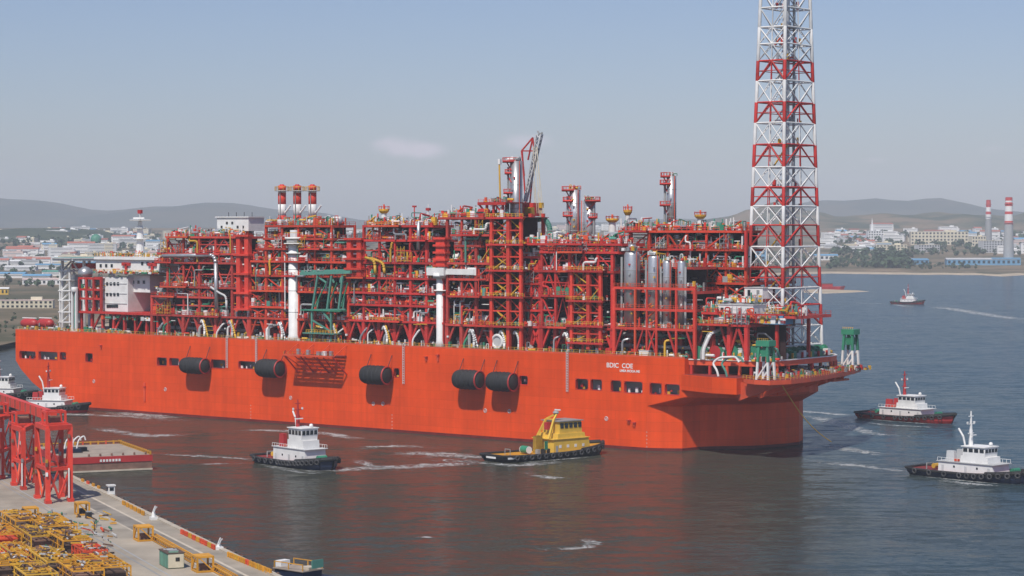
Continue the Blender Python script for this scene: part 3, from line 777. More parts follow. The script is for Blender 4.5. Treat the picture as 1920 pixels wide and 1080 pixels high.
for wi, (sx, tt, kz) in enumerate([(36, 15, 1), (36, 20, 1), (36, 26, 1), (36, 32, 1), (36, 37, 1), (36, 42, 1), (36, 47, 1), (17.5, 5, 1.25), (23, 6.4, 1.3), (28.5, 7.6, 1.35), (34.5, 9.2, 1.3)]):
    t = Thing('mooring_winch', WL[wi], 'winch', (sx, tt, 28.95)); zz = lambda h: 28.95 + h * kz
    t.box('bedplate', (sx, tt, zz(.2)), (4.6, 4.0, .4), 'green')
    t.rod('winch_drum', (sx - 1, tt - 1.6, zz(1.9)), (sx - 1, tt + 1.6, zz(1.9)), 1.2 * kz, 'green')
    for e in (-1.7, 1.7): t.rod('drum_flange', (sx - 1, tt + e - .12, zz(1.9)), (sx - 1, tt + e + .12, zz(1.9)), 1.6 * kz, 'green' if wi != 8 else 'tug_red')
    t.box('gear_box', (sx + 1.5, tt - .8, zz(1.3)), (1.8, 1.6, 2.1 * kz), 'green' if wi % 3 else 'white')
    t.rod('motor', (sx + 1.7, tt + .4, zz(1.2)), (sx + 1.7, tt + 1.9, zz(1.2)), .55, random.choice(['yellow', 'green', 'grey']))
    t.box('control_stand', (sx + 2.1, tt - 1.8, zz(1.0)), (.6, .5, 1.7 * kz), random.choice(['white', 'red', 'yellow']))
# tow line hanging from the platform
b = MB(); a = Vector((49, -2, 23)); c = Vector((54, 3, 9.0))
p0, p1 = SG(1467, 724, 22.5), SG(1512, 785, 9)
pts = [Vector((p0[0], p0[1], 22.6)).lerp(Vector((52, 24, 4.0)), i / 8) - Vector((0, 0, 2.2 * math.sin(math.pi * i / 8))) for i in range(9)]
b.tube(pts, .14, 'yellow', n=5)
single('tow_line', b, SHIP, 'thin yellow tow line hanging from the mooring platform over the bow', 'rope')

# ------------------------------------------------------------------ rubber fenders on the side
for i, (x0, x1, y0, y1) in enumerate([(338, 392, 670, 701), (481, 534, 673, 708), (676, 735, 685, 721), (849, 909, 693, 730), (912, 972, 697, 734)]):
    xm, ym = (x0 + x1) / 2, (y0 + y1) / 2
    s0, s1 = SPS(x0, ym, -3), SPS(x1, ym, -3); z = SPZ(xm, ym, -3); r = (SPZ(xm, y0, -3) - SPZ(xm, y1, -3)) / 2 * .97
    lab = ['black rubber fender hung on the hull nearest the stern', 'black rubber fender hung beside the boat landing balcony', 'black rubber fender alone at mid hull', 'black rubber fender of the close pair, on the stern side', 'black rubber fender of the close pair, on the bow side'][i]
    t = Thing('rubber_fender', lab, 'fender', (s0, -r - .25, z), group=None)
    cy = -r - .25; s0 += r * .38; s1 -= r * .38
    L_ = s1 - s0
    prof = [(.25 * r, 0), (.62 * r, .02 * L_), (.86 * r, .07 * L_), (.97 * r, .14 * L_), (r, .22 * L_), (r, .78 * L_), (.97 * r, .86 * L_), (.86 * r, .93 * L_), (.62 * r, .98 * L_), (.25 * r, L_)]
    b = MB(); b.lathe((s0, cy, z), prof, 'rubber', n=24, ax=(1, 0, 0)); t.mb('body', b, smooth=True)
    for f in (.28, .42, .58, .72):
        b = MB(); b.torus((s0 + L_ * f, cy, z), (1, 0, 0), r + .03, .13, 'dark', n=22, m=4); t.mb('tyre_band', b)
    b = MB(); b.torus((s1 - L_ * .06, cy, z), (1, 0, 0), r * .92, .28, 'tug_red', n=22, m=5); t.mb('end_ring', b)
    for e in (.1, .9): t.rod('hanging_chain', (s0 + L_ * e, cy + r * .3, z + r * .8), (s0 + L_ * e, -.2, DECK - 3), .12, 'dark')
    t.put('pocket', unit('box', 'grey'), Matrix.Translation(((s0 + s1) / 2, -.16, z)) @ Matrix.Diagonal((L_ * .5, .3, r * .5, 1)))

# balcony truss on the side (boat landing)
bl = Thing('side_balcony', 'red steel balcony truss hung out from the hull below the green frames', 'balcony', (SPS(590, 690, 0), -4, 20))
s0, s1 = SPS(545, 668, -4), SPS(636, 668, -4); zt = 25.2; W = 7.5
for i in range(9): bl.box('floor_plank', ((s0 + s1) / 2, -W * (i + .5) / 9, zt), (s1 - s0, W / 9 * .5, .25), 'deck_red')
for s in (s0, s0 + (s1 - s0) * .33, s0 + (s1 - s0) * .66, s1):
    bl.bar('strut', (s, -W, zt), (s, -.2, zt - 6.5), .38, 'red')
    bl.bar('hanger', (s, -W * .9, zt), (s, -.2, DECK - .4), .22, 'orange_red')
bl.bar('edge_beam', (s0, -W, zt), (s1, -W, zt), .6, 'orange_red')
bl.bar('lower_beam', (s0 + 2, -.5, zt - 6.3), (s1 - 5, -.5, zt - 6.3), .45, 'orange_red')
for i in range(5):
    f0, f1 = i / 5, (i + 1) / 5
    bl.bar('brace', (s0 + (s1 - s0) * f0, -W, zt), (s0 + 2 + (s1 - s0 - 7) * f1, -.4, zt - 6.2), .28, 'red')
b = MB()
for i in range(12): b.box((s0 + (s1 - s0) * i / 11, -W, zt + .7), (.1, .1, 1.3), 'yellow')
b.bar((s0, -W, zt + 1.3), (s1, -W, zt + 1.3), .1, 'red'); bl.mb('rail', b)
for i in range(7): bl.box('deck_fitting', (random.uniform(s0 + 2, s1 - 2), random.uniform(-6, -2), zt + .9), (1.2, 1, random.uniform(1, 2.4)), random.choice(['grey', 'white', 'red', 'steel']))
# accommodation ladders
for px, py0, py1 in [(756, 655, 720), (1063, 640, 735), (425, 640, 690), (480, 640, 690)]:
    s, z0 = SP(px, py1, -.6); z1 = 30.2
    t = Thing('rope_ladder', {756: 'grey access ladder down the hull beside the second white post', 1063: 'grey access ladder hanging down the hull near the name lettering', 425: 'short chain ladder above the fender nearest the stern', 480: 'short chain ladder by the first white post'}[px], 'ladder', (s, -.5, z0))
    for e in (-.35, .35): t.bar('side_rail', (s + e, -.5, z0), (s + e, -.5, z1), .14, 'pale_grey')
    b = MB()
    for i in range(int((z1 - z0) / .8)): b.box((s, -.5, z0 + .4 + i * .8), (.7, .12, .12), 'white')
    t.mb('rung', b)
    t.bar('hook', (s, -.5, z1), (s, 1.0, z1 + .3), .3, 'pale_grey')

# ================================================================== PROCESS MODULES
PIPES = ['steel', 'steel', 'grey', 'white', 'teal', 'green', 'yellow', 'red', 'red_bright']
SPECK = ['red', 'red_bright', 'white', 'white', 'white', 'yellow', 'yellow', 'green', 'grey', 'steel', 'orange_red', 'dark', 'teal', 'pale_grey']

def railing(b, p0, p1, z, k='red_bright', gap=2.0):
    p0, p1 = Vector((*p0, z)), Vector((*p1, z)); n = max(1, int((p1 - p0).length / gap))
    for i in range(n + 1):
        q = p0.lerp(p1, i / n); b.box((q.x, q.y, z + .58), (.12, .12, 1.15), k)
    for h in (.6, 1.15): b.bar(p0 + Vector((0, 0, h)), p1 + Vector((0, 0, h)), .1, k)

def fittings(b, s0, s1, t0, t1, z, zmax, dens, top=False):
    n = int((s1 - s0) * dens)
    for i in range(n):
        s = random.uniform(s0 + .5, s1 - .5); t = t0 + .5 + (t1 - t0) * random.random() ** 2
        h = random.uniform(.3, 1.0) ** 1.5 * min(2.8, zmax * .6); w = random.uniform(.3, 1.0); k = random.choice(SPECK)
        r = random.random() * (.86 if top else 1)
        if r < .40: b.box((s, t, z + h / 2), (w * random.uniform(.5, 2.2), w * random.uniform(.5, 1.6), h), k)
        elif r < .50: b.cyl((s, t, z), (s, t, z + h * 1.5), .12 + w * .16, k, n=6)
        elif r < .66: b.cyl((s - w * 1.6, t, z + h * .5 + .2), (s + w * 1.6, t, z + h * .5 + .2), .15 + .3 * w, k, n=7)
        elif r < .76:                                                   # small goose pipe
            b.tube([(s, t, z), (s, t, z + h + .5), (s + w * 1.5, t, z + h + .5), (s + w * 1.5, t, z)], .13, k, n=5)
        elif r < .86:                                                   # valve with handwheel on a stand
            b.box((s, t, z + .5), (.3, .3, 1.0), k); b.torus((s, t - .2, z + 1.2), (0, 1, .3), .38, .09, random.choice(['yellow', 'red', 'green']), n=8, m=4)
        elif r < .94:
            zz = z + random.uniform(.3, .9) * zmax; b.cyl((s - w * 2, t, zz), (s + w * 2.5, t, zz), .14, k, n=5)
        else:
            zz = z + random.uniform(.2, .8) * zmax; b.box((s, t, zz), (w * .7, w * .7, w * .7), random.choice(['white', 'yellow', 'grey']))

def pipe(T, pts, r, k, parent=None, name='pipe'):
    b = MB(); b.tube(bend(pts, r * 3), r, k, n=8); return T.mb(name, b, parent)

def module(label, lv, t0=3.0, t1=29.0, cols=5, foot=True, name='process_module', frame='red', wall=True, brace=.55, dens=3.6, pipes=20, seed=1, kinds='vdsprh', braces=None, rail_k='red_bright', cat='module', base=None):
    """lv: [(py at middle, px left, px right), ...] from the lowest deck up"""
    random.seed(seed)
    L = []
    frame = random.choice(['red', 'red', 'red_warm', 'red_faded']) if frame == 'red' else frame
    for (y, x0, x1) in lv:
        xm = (x0 + x1) / 2; z = SPZ(xm, y, t0); L.append((SPS(x0, y, t0), SPS(x1, y, t0), z))
    S0, S1, Z0 = L[0]
    zb = base if base is not None else (DECK if foot else Z0)
    T = Thing(name, label, cat, ((S0 + S1) / 2, (t0 + t1) / 2, zb))
    pos = [S0 + .6 + (S1 - S0 - 1.2) * i / (cols - 1) for i in range(cols)]
    rows = [t0 + .5, t0 + 12.5 if t1 - t0 > 14 else (t0 + t1) / 2, t1 - .5]
    for s in pos:                                                     # columns
        cov = [z for (a, c, z) in L if a - 1.0 <= s <= c + 1.0]
        top = max(cov)
        for j, t in enumerate(rows):
            top = max([q for q in cov if q < 57 or j < 2] or [Z0])
            if top > Z0 + .5: T.bar('column', (s, t, Z0), (s, t, top), random.choice([.7, .85, 1.0]) if j == 0 else .7, frame)
            if foot and j < 2:
                T.bar('support_leg', (s, t, DECK), (s, t, Z0 - .4), 1.25, frame)
                if j == 0:
                    for e in (-1, 1):
                        if S0 - 1 < s + e * 3.4 < S1 + 1 and random.random() < .8:
                            T.bar('knee_brace', (s, t, DECK + 1.2), (s + e * 3.2, t, Z0 - .5), .7, frame)
    t1_full = t1
    for i, (a, c, z) in enumerate(L):                                 # decks
        t1 = t1_full if z < 57 else min(t1_full, t0 + 13)
        d = T.box('deck', ((a + c) / 2, (t0 + t1) / 2, z - .1), (c - a, t1 - t0, .22), 'deck_red')
        T.bar('edge_beam', (a, t0 - .06, z - .38), (c, t0 - .06, z - .38), .5, frame, .72)
        if random.random() < .65 and c - a > 14:                      # balcony proud of the frame
            w_ = random.uniform(6, 14); s_ = random.uniform(a + w_ / 2, c - w_ / 2); kk = random.choice(['red_bright', 'orange_red', 'red'])
            bal = T.box('balcony', (s_, t0 - 1.0, z - .14), (w_, 1.9, .2), 'deck_red'); bb = MB(); railing(bb, (s_ - w_ / 2, t0 - 1.9), (s_ + w_ / 2, t0 - 1.9), z - .1, random.choice(['yellow', rail_k, rail_k]), 1.4)
            T.mb('railing', bb, bal); T.bar('balcony_beam', (s_ - w_ / 2, t0 - 1.95, z - .3), (s_ + w_ / 2, t0 - 1.95, z - .3), .25, kk, .6)
        T.bar('edge_beam', (a, t1, z - .45), (c, t1, z - .45), .4, frame, .9)
        for e in (a + .05, c - .05): T.bar('cross_beam', (e, t0, z - .45), (e, t1, z - .45), .45, frame, .85)
        b = MB(); railing(b, (a, t0), (c, t0), z, rail_k); railing(b, (a, t0), (a, t1), z, rail_k, 3); railing(b, (c, t0), (c, t1), z, rail_k, 3)
        T.mb('railing', b, d)
        for s in pos:
            if a < s < c and random.random() < .6: T.bar('cross_beam', (s, t0, z - .5), (s, t1, z - .5), .4, frame, .7)
    big = MB()
    for i, (a, c, z) in enumerate(L):                                 # what stands on each deck
        up = [q for q in L if q[2] > z + 1.5]
        nz = min([q[2] for q in up]) if up else z + 3.2
        H = nz - z
        if i + 1 < len(L):
            a2, c2 = max(a, L[i + 1][0]), min(c, L[i + 1][1])
            if wall: T.box('interior_shade', ((a2 + c2) / 2, t0 + random.uniform(7.5, 12), z + H / 2 - .2), (c2 - a2 - .8, .3, H - .7), 'interior_shade')  # added near-black panel, paints the shade inside each storey
            xs = [s for s in pos if a2 - 1 <= s <= c2 + 1]
            for p, q in zip(xs, xs[1:]):
                r = random.random()
                if braces is not None: kind = braces
                elif r > brace: kind = ''
                else: kind = random.choice(['/', '\\', 'V', 'X', 'A'])
                zl, zh = z + .1, nz - .9; m = (p + q) / 2; tt = t0 + .45; w = random.choice([.26, .34, .42])
                if H < 2.5: kind = ''
                if kind in ('/', 'X'): T.bar('brace', (p, tt, zl), (q, tt, zh), w, frame)
                if kind in ('\\', 'X'): T.bar('brace', (p, tt + .02, zh), (q, tt + .02, zl), w, frame)
                if kind == 'V':
                    T.bar('brace', (p, tt, zh), (m, tt, zl), w, frame); T.bar('brace', (q, tt, zh), (m, tt, zl), w, frame)
                if kind == 'A':
                    T.bar('brace', (p, tt, zl), (m, tt, zh), w, frame); T.bar('brace', (q, tt, zl), (m, tt, zh), w, frame)
                if H > 6 and random.random() < .5: T.bar('mid_beam', (p, tt, z + H * .5), (q, tt, z + H * .5), .45, frame)
        n = max(1, int((c - a) / 4.6))
        for q in range(n):
            s = a + (c - a) * (q + .5) / n + random.uniform(-1, 1); t = t0 + random.uniform(2.2, 5.5); k = random.choice(kinds)
            h = min(H - 1.0, 4.5)
            if h < 1.2: continue
            if k == 'v':
                r = random.uniform(.7, 1.3); T.drum('vessel', (s - 2.2, t, z + r + .5), (s + 2.2, t, z + r + .5), r, random.choice(['steel', 'white', 'grey', 'teal', 'red']))
                for e in (-1.3, 1.3): T.box('saddle', (s + e, t, z + .35), (.4, r * 1.6, .7), frame)
            elif k == 'd':
                r = random.uniform(.6, 1.1); T.drum('vessel', (s, t, z + .2), (s, t, z + .2 + h), r, random.choice(['steel', 'steel', 'white', 'grey']))
            elif k == 's':
                T.box('skid', (s, t, z + h * .3), (random.uniform(2, 4), 2, h * .55), random.choice(['grey', 'red', 'teal', 'white', 'dark']))
                T.box('skid_motor', (s + 1.2, t - .8, z + h * .35), (.8, .8, h * .7), random.choice(['green', 'grey', 'yellow']))
            elif k == 'p':
                zz = z + random.uniform(.5, .8) * H; kk = random.choice(PIPES)
                for e in range(3): T.rod('pipe', (s - 3.2, t0 + 1.1 + e * .6, zz), (s + 3.2, t0 + 1.1 + e * .6, zz), .2, kk)
            elif k == 'r':
                kk = random.choice(PIPES); r = random.uniform(.2, .42)
                pipe(T, [(s - 2.5, t0 + 1, z), (s - 2.5, t0 + 1, z + h * .75), (s + 1.5, t0 + 1, z + h * .75), (s + 1.5, t0 + 4, z + h * .75), (s + 1.5, t0 + 4, z)], r, kk)
            else:
                T.bar('stair_flight', (s - 2.2, t0 + 1, z + .2), (s + 2.2, t0 + 1, z + min(H, 6) - .2), .9, random.choice(['yellow', 'orange_red', frame]), .25)
        fittings(big, a, c, t0, t0 + 9, z, H if up else 5, dens * (2.6 if not up else 1.25), not up)
    T.mb('small_fittings', big, kind='stuff')
    zt = max(z for _, _, z in L)
    for q in range(pipes):                                            # long pipe runs over the front
        a, c, z = random.choice(L); kk = random.choice(PIPES); r = random.choice([.16, .2, .26, .36])
        s = random.uniform(a + 2, c - 2); z2 = z + random.uniform(2.5, 8) * (1 if z < zt - 6 else .35); dx = random.uniform(-7, 7)
        s2 = min(max(s + dx, a + 1), c - 1); tt = t0 - .25 - r if random.random() < .3 else t0 + 1.0
        pipe(T, [(s, tt, z), (s, tt, z2), (s2, tt, z2), (s2, tt, z2 + random.uniform(.6, 2.5)), (s2, tt + 5, z2 + 1.5)], r, kk)
    for q in range(int((S1 - S0) / 8)):                               # hanging scaffold bays and cable ladders
        a, c, z = random.choice(L[:-1] or L); s = random.uniform(a + 2, c - 3); h = random.uniform(2.5, 5.5); kk = random.choice(['yellow', 'pale_grey', 'steel', 'orange_red', 'grey'])
        bb = MB()
        for e in (0, 1.6, 3.2):
            bb.box((s + e, t0 - .7, z + h / 2), (.14, .14, h), kk)
        for i in range(int(h / 1.3)): bb.box((s + 1.6, t0 - .7, z + .5 + i * 1.3), (3.4, .14, .14), kk)
        bb.bar((s, t0 - .7, z), (s + 3.2, t0 - .7, z + h), .12, kk); T.mb('scaffold', bb)
    for q in range(int((S1 - S0) / 7)):                               # cable trays and insulated lines
        a, c, z = random.choice(L); l = random.uniform(5, 16); s = random.uniform(a, max(a + .1, c - l)); zz = z + random.uniform(1.6, 3.6) * (1 if z < zt - 4 else .5)
        T.bar(random.choice(['cable_tray', 'pipe']), (s, t0 + .7, zz), (min(s + l, c), t0 + .7, zz), random.uniform(.3, .55), random.choice(['pale_grey', 'steel', 'dark', 'teal', 'yellow', 'red_faded', 'grey']), .22)
    if foot:                                                          # piping between main deck and module
        sub = MB(); fittings(sub, S0, S1, 2.0, 16, DECK, Z0 - DECK, 3.2)
        T.mb('small_fittings', sub, kind='stuff')
        for q in range(int((S1 - S0) / 9)):
            s = S0 + random.uniform(2, S1 - S0 - 2); kk = random.choice(['steel', 'white', 'green', 'yellow', 'grey'])
            pipe(T, [(s, 2.4, DECK), (s, 2.4, DECK + random.uniform(2, 6)), (s + 2, 3.4, Z0 - 3), (s + 2, 9, Z0 - 2)], random.uniform(.25, .55), kk)
        for zz in (DECK + 3, DECK + 6.5):
            T.rod('header_pipe', (S0 + 1, 7 + (zz - DECK) * .3, zz), (S1 - 1, 7 + (zz - DECK) * .3, zz), .6, random.choice(['red', 'grey', 'interior_shade']))
        T.box('under_deck_wall', ((S0 + S1) / 2, 17.5, (DECK + Z0) / 2), (S1 - S0, .3, Z0 - DECK - 1.2), 'interior_shade')
    return T, L

module('aft red module with a white box house on its stepped top deck', [(591, 282, 468), (555, 284, 408), (537, 300, 446), (491, 290, 446), (474, 295, 446), (443, 316, 446)], cols=7, seed=11, brace=.8)
module('red module carrying the three red and white stacks', [(597, 466, 655), (574, 468, 552), (545, 468, 655), (516, 470, 650), (489, 470, 652), (465, 480, 640), (446, 494, 624), (422, 497, 620)], cols=7, seed=23)
module('red module with stepped top between the two pairs of box columns', [(601, 650, 832), (571, 655, 830), (548, 655, 832), (520, 650, 832), (491, 668, 815), (449, 683, 812), (422, 683, 812)], cols=7, seed=31)
module('red module with a small green piped roof deck beside the stair tower', [(608, 835, 922), (554, 838, 918), (522, 842, 918), (492, 836, 918), (459, 852, 900), (439, 845, 918), (407, 822, 906)], cols=4, seed=41)
module('open red frame module with the twin grey columns on its roof', [(613, 1012, 1150), (553, 1014, 1100), (507, 1012, 1150), (471, 1012, 1160), (456, 985, 1165)], cols=6, seed=53, brace=.9)
module('red frame module behind the row of grey upright vessels', [(617, 1148, 1312), (578, 1152, 1304), (545, 1152, 1304), (500, 1200, 1300)], t0=9.5, cols=6, seed=61, brace=.15, kinds='rps', pipes=4)
T = Thing('vessel_cage', 'open red cage standing in front of the row of grey upright vessels', 'frame', (SPS(1225, 617, 1.6), 5, DECK))
zc = [SPZ(1228, y, 1.6) for y in (617, 581, 541)]; sA, sB = SPS(1151, 600, 1.6), SPS(1304, 600, 1.6)
for x in (1152, 1191, 1213, 1231, 1268, 1303):
    s = SPS(x, 600, 1.6); T.bar('column', (s, 1.6, DECK), (s, 1.6, zc[2]), .95 if x in (1152, 1303) else .6, 'orange_red' if x == 1191 else 'red_bright')
    T.bar('strut', (s, 1.6, DECK + .5), (s + (3 if x < 1228 else -3), 1.6, zc[0] - .5), .5, 'red')
for z in zc:
    T.bar('beam', (sA, 1.6, z), (sB, 1.6, z), .5, 'red_bright', .8)
    bb = MB(); railing(bb, (sA, 1.5), (sB, 1.5), z + .3, 'orange_red', 1.6); T.mb('railing', bb)
T.box('deck', ((sA + sB) / 2, 5.6, zc[0] - .2), (sB - sA, 8, .25), 'deck_red')
for i in range(6): s = SPS(1200, 600, 1.6) + random.uniform(0, 3.5); z = random.uniform(zc[0], zc[2] - 2); T.bar('stair_flight', (s, 2.2, z), (s + 3, 2.2, z + 2.2), .5, random.choice(['yellow', 'orange_red']), .25)
bb = MB(); fittings(bb, sA, sB, 2, 6, zc[0], 4, 3); T.mb('small_fittings', bb, kind='stuff')
T8, L8 = module('tall red rear module with a long flat roof deck beside the flare tower', [(560, 1178, 1400), (528, 1185, 1400), (500, 1180, 1396), (466, 1180, 1392), (432, 1160, 1390)], t0=24, t1=54, cols=7, seed=71, foot=False, brace=.6, base=DECK)
for s in (L8[0][0] + 2, (L8[0][0] + L8[0][1]) / 2, L8[0][1] - 2):
    for t in (26, 52): T8.bar('support_leg', (s, t, DECK), (s, t, L8[0][2]), 1.4, 'red')
random.seed(5)
for s in (-.05, .35, .7):
    a = L8[-1][1] + 0
T8.bar('column', (L8[-1][1] + 2, 23.6, L8[2][2]), (L8[-1][1] + 2, 23.6, L8[-1][2]), .8, 'red')
module('rear red module behind the stepped modules amidships', [(560, 690, 1000), (520, 690, 1000), (485, 700, 990), (466, 780, 980)], t0=33, t1=57, cols=7, seed=81, foot=False, base=DECK, pipes=4)
module('rear red module behind the stack module', [(560, 330, 640), (520, 330, 640), (490, 340, 640), (472, 350, 560)], t0=33, t1=57, cols=7, seed=91, foot=False, base=DECK, pipes=4)
module('narrow red frame module in the gap beside the tall stair tower', [(611, 977, 1014), (580, 977, 1014), (556, 977, 1014), (530, 977, 1014), (506, 977, 1014), (480, 977, 1014)], t0=6, t1=28, cols=3, seed=57, brace=.8, pipes=10)
# bow deck extension above the manifold
module('red platform deck over the dark manifold at the bow carrying the white and blue cabins', [(607, 1300, 1402), (585, 1316, 1345)], t0=5, t1=30, cols=4, seed=97, brace=0, pipes=5)
bx, _ = module('red forward deck edge below the flare tower', [(592, 1400, 1490)], t0=14, t1=36, cols=3, seed=99, brace=0, pipes=3, foot=False, name='forward_deck', cat='platform', base=29)
random.seed(17)
for s in (22, 30, 38):
    for t in (15, 34): bx.bar('support_leg', (s, t, 28.95), (s, t, 41.2), .9, 'red')

# ------------------------------------------------------------------ stair towers
def stair_tower(label, x0, xm, x1, levels, t0, depth, k='orange_red', name='stair_tower', foot_y=None):
    s0, s1 = SPS(x0, levels[0], t0), SPS(x1, levels[0], t0); sm = SPS(xm, levels[0], t0)
    zs_ = [SPZ(xm, y, t0) for y in levels]; zb = DECK if foot_y is None else SPZ(xm, foot_y, t0)
    T = Thing(name, label, 'tower', (sm, t0 + depth / 2, zb))
    for s in (s0, sm, s1):
        for t in (t0, t0 + depth): T.bar('column', (s, t, zb), (s, t, zs_[-1] + 1.2), .95 if s != sm else 1.25, k)
    for i, z in enumerate(zs_):
        d = T.box('landing', ((s0 + s1) / 2, t0 + depth / 2, z - .1), (s1 - s0 + 3.2, depth + 2.0, .22), 'deck_red')
        T.bar('edge_beam', (s0 - 1.6, t0 - 1.05, z - .3), (s1 + 1.6, t0 - 1.05, z - .3), .35, 'red', .6)
        b = MB(); railing(b, (s0 - 1.6, t0 - 1), (s1 + 1.6, t0 - 1), z, 'yellow', 1.5); railing(b, (s0 - 1.6, t0 - 1), (s0 - 1.6, t0 + depth), z, 'yellow', 1.5); T.mb('railing', b, d)
        if i + 1 < len(zs_):
            z2 = zs_[i + 1]; zm = (z + z2) / 2
            T.bar('mid_beam', (s0, t0, zm), (s1, t0, zm), .45, k)
            for (a, c) in ((s0, sm), (sm, s1)):
                T.bar('brace', (a, t0 + .3, z), (c, t0 + .3, zm), .26, random.choice(['yellow', k])); T.bar('brace', (a, t0 + .32, z2 - .6), (c, t0 + .32, zm), .26, random.choice(['yellow', k]))
            for q, (za, zc) in enumerate(((z, zm), (zm, z2))):
                a, c = (s0 + .5, sm - .5) if q else (sm - .5, s0 + .5)
                T.bar('stair_flight', (a, t0 + 2.2, za), (c, t0 + 2.2, zc), 1.0, 'yellow', .3)
                T.bar('stair_flight', (sm + .5 if q else s1 - .5, t0 + 2.6, za), (s1 - .5 if q else sm + .5, t0 + 2.6, zc), 1.0, 'orange_red', .3)
    b = MB()
    for z, z2 in zip(zs_, zs_[1:]): fittings(b, s0 - 1, s1 + 1, t0 + 1, t0 + depth, z, z2 - z, 2.5)
    T.mb('small_fittings', b, kind='stuff')
    for t in (t0 + depth,): T.box('back_panel', ((s0 + s1) / 2, t - 2.5, (zs_[0] + zs_[-1]) / 2), (s1 - s0 - 1, .25, zs_[-1] - zs_[0]), 'interior_shade')
    return T
stair_tower('tall orange red stair tower with yellow flights below the crane', 922, 954, 977, [611, 556, 506, 457, 407], 1.5, 12, 'red_bright')
stair_tower('short orange red stair tower at the front of the twin column module', 1072, 1104, 1126, [642, 610, 563, 507], 1.2, 7, 'red_bright', foot_y=655)
T = Thing('roof_platform', 'railed red platform on struts over the top of the tall stair tower', 'platform', (SPS(920, 380, 6), 12, 70))
s0, s1, z = SPS(898, 378, 6), SPS(950, 378, 6), SPZ(925, 380, 6); zl = SPZ(925, 407, 6)
d = T.box('deck', ((s0 + s1) / 2, 12, z), (s1 - s0, 13, .4), 'deck_red')
T.bar('edge_beam', (s0, 5.4, z - .3), (s1, 5.4, z - .3), .4, 'red', 1)
b = MB(); railing(b, (s0, 5.6), (s1, 5.6), z); T.mb('railing', b, d)
for s in (s0 + 3, (s0 + s1) / 2, s1 - 2):
    for t in (6.5, 17): T.bar('column', (s, t, zl), (s, t, z), .7, 'red')
for s in (s0 + 3, s1 - 2): T.bar('strut', (s, 6.5, zl + 1), (s - 3, 6, z - .5), .5, 'red')
b = MB(); fittings(b, s0, s1, 6, 17, z, 3.5, 4, True); fittings(b, s0, s1, 6, 17, zl, 5, 3); T.mb('small_fittings', b, kind='stuff')

# ------------------------------------------------------------------ box column pairs between modules
def box_columns(label, x0, x1, y0, y1, t0=2.0):
    xm = (x0 + x1) / 2
    s0, s1, z0, z1 = SPS(x0, y1, t0), SPS(x1, y1, t0), SPZ(xm, y1, t0), SPZ(xm, y0, t0)
    T = Thing('box_column_pair', label, 'column', (SPS(xm, y1, t0), t0, z0))
    for s in (s0 + .9, s1 - .9): T.box('column', (s, t0 + 1, (z0 + z1) / 2), (1.9, 2, z1 - z0), 'red_bright')
    T.box('back_plate', ((s0 + s1) / 2, t0 + 2.2, (z0 + z1) / 2), (s1 - s0 - .5, .3, z1 - z0 - .4), 'red')
    for f in (0, .22, .48, .74, 1):
        z = z0 + (z1 - z0) * f; T.box('collar', ((s0 + s1) / 2, t0 + .8, z), (s1 - s0 + 1.6, 2.9, .7), 'red_bright')
    for i in range(9): T.box('ladder_rung', ((s0 + s1) / 2, t0 + 1.6, z0 + (z1 - z0) * (i + .5) / 9), (s1 - s0 - 3, .5, .5), 'white' if i % 2 else 'red')
box_columns('tall pair of bright red box columns beside the aft module', 443, 465, 442, 580)
box_columns('pair of bright red box columns just right of the green frames', 650, 676, 448, 520)
box_columns('pair of bright red box columns behind the second white post', 817, 833, 447, 498)

# ------------------------------------------------------------------ stacks on the stack module
for i, px in enumerate((529, 557.5, 586)):
    s = SPS(px, 440, 15); lab = ['red and white exhaust stack nearest the stern', 'middle one of the three red and white exhaust stacks', 'red and white exhaust stack nearest the bow'][i]
    Zp = lambda y: SPZ(px, y, 15)
    T = Thing('exhaust_stack', lab, 'stack', (s, 15, Zp(472)))
    r = 1.5
    for (ya, yb, k) in ((472, 444, 'white'), (444, 404, 'red_bright'), (404, 383, 'white'), (383, 362, 'red_bright'), (362, 357, 'white'), (357, 348, 'red_bright')):
        T.put('paint_band', unit('cyl', k), Matrix.Translation((s, 15, (Zp(ya) + Zp(yb)) / 2)) @ Matrix.Diagonal((2 * r, 2 * r, Zp(yb) - Zp(ya), 1)))
    b = MB(); b.cyl((s, 15, Zp(348)), (s, 15, Zp(345.5)), 1.0, 'red', .7, n=12); T.mb('tip', b)
    b = MB(); b.cyl((s, 15, Zp(358.5)), (s, 15, Zp(357.5)), 2.7, 'grey', n=14); T.mb('gallery', b)
    b = MB()
    for q in range(10):
        a = q * math.pi / 5; b.box((s + 2.6 * math.cos(a), 15 + 2.6 * math.sin(a), Zp(357.5) + .7), (.14, .14, 1.4), 'yellow')
    b.torus((s, 15, Zp(357.5) + 1.4), (0, 0, 1), 2.6, .09, 'yellow', n=14, m=4); T.mb('gallery_rail', b)
    T.rod('ladder', (s + .6, 13.3, Zp(440)), (s + .6, 13.3, Zp(358)), .15, 'grey')
    pipe(T, [(s + 1.2, 15, Zp(400)), (s + 3.0, 15, Zp(392)), (s + 4.2, 15, Zp(385))], .35, 'white')

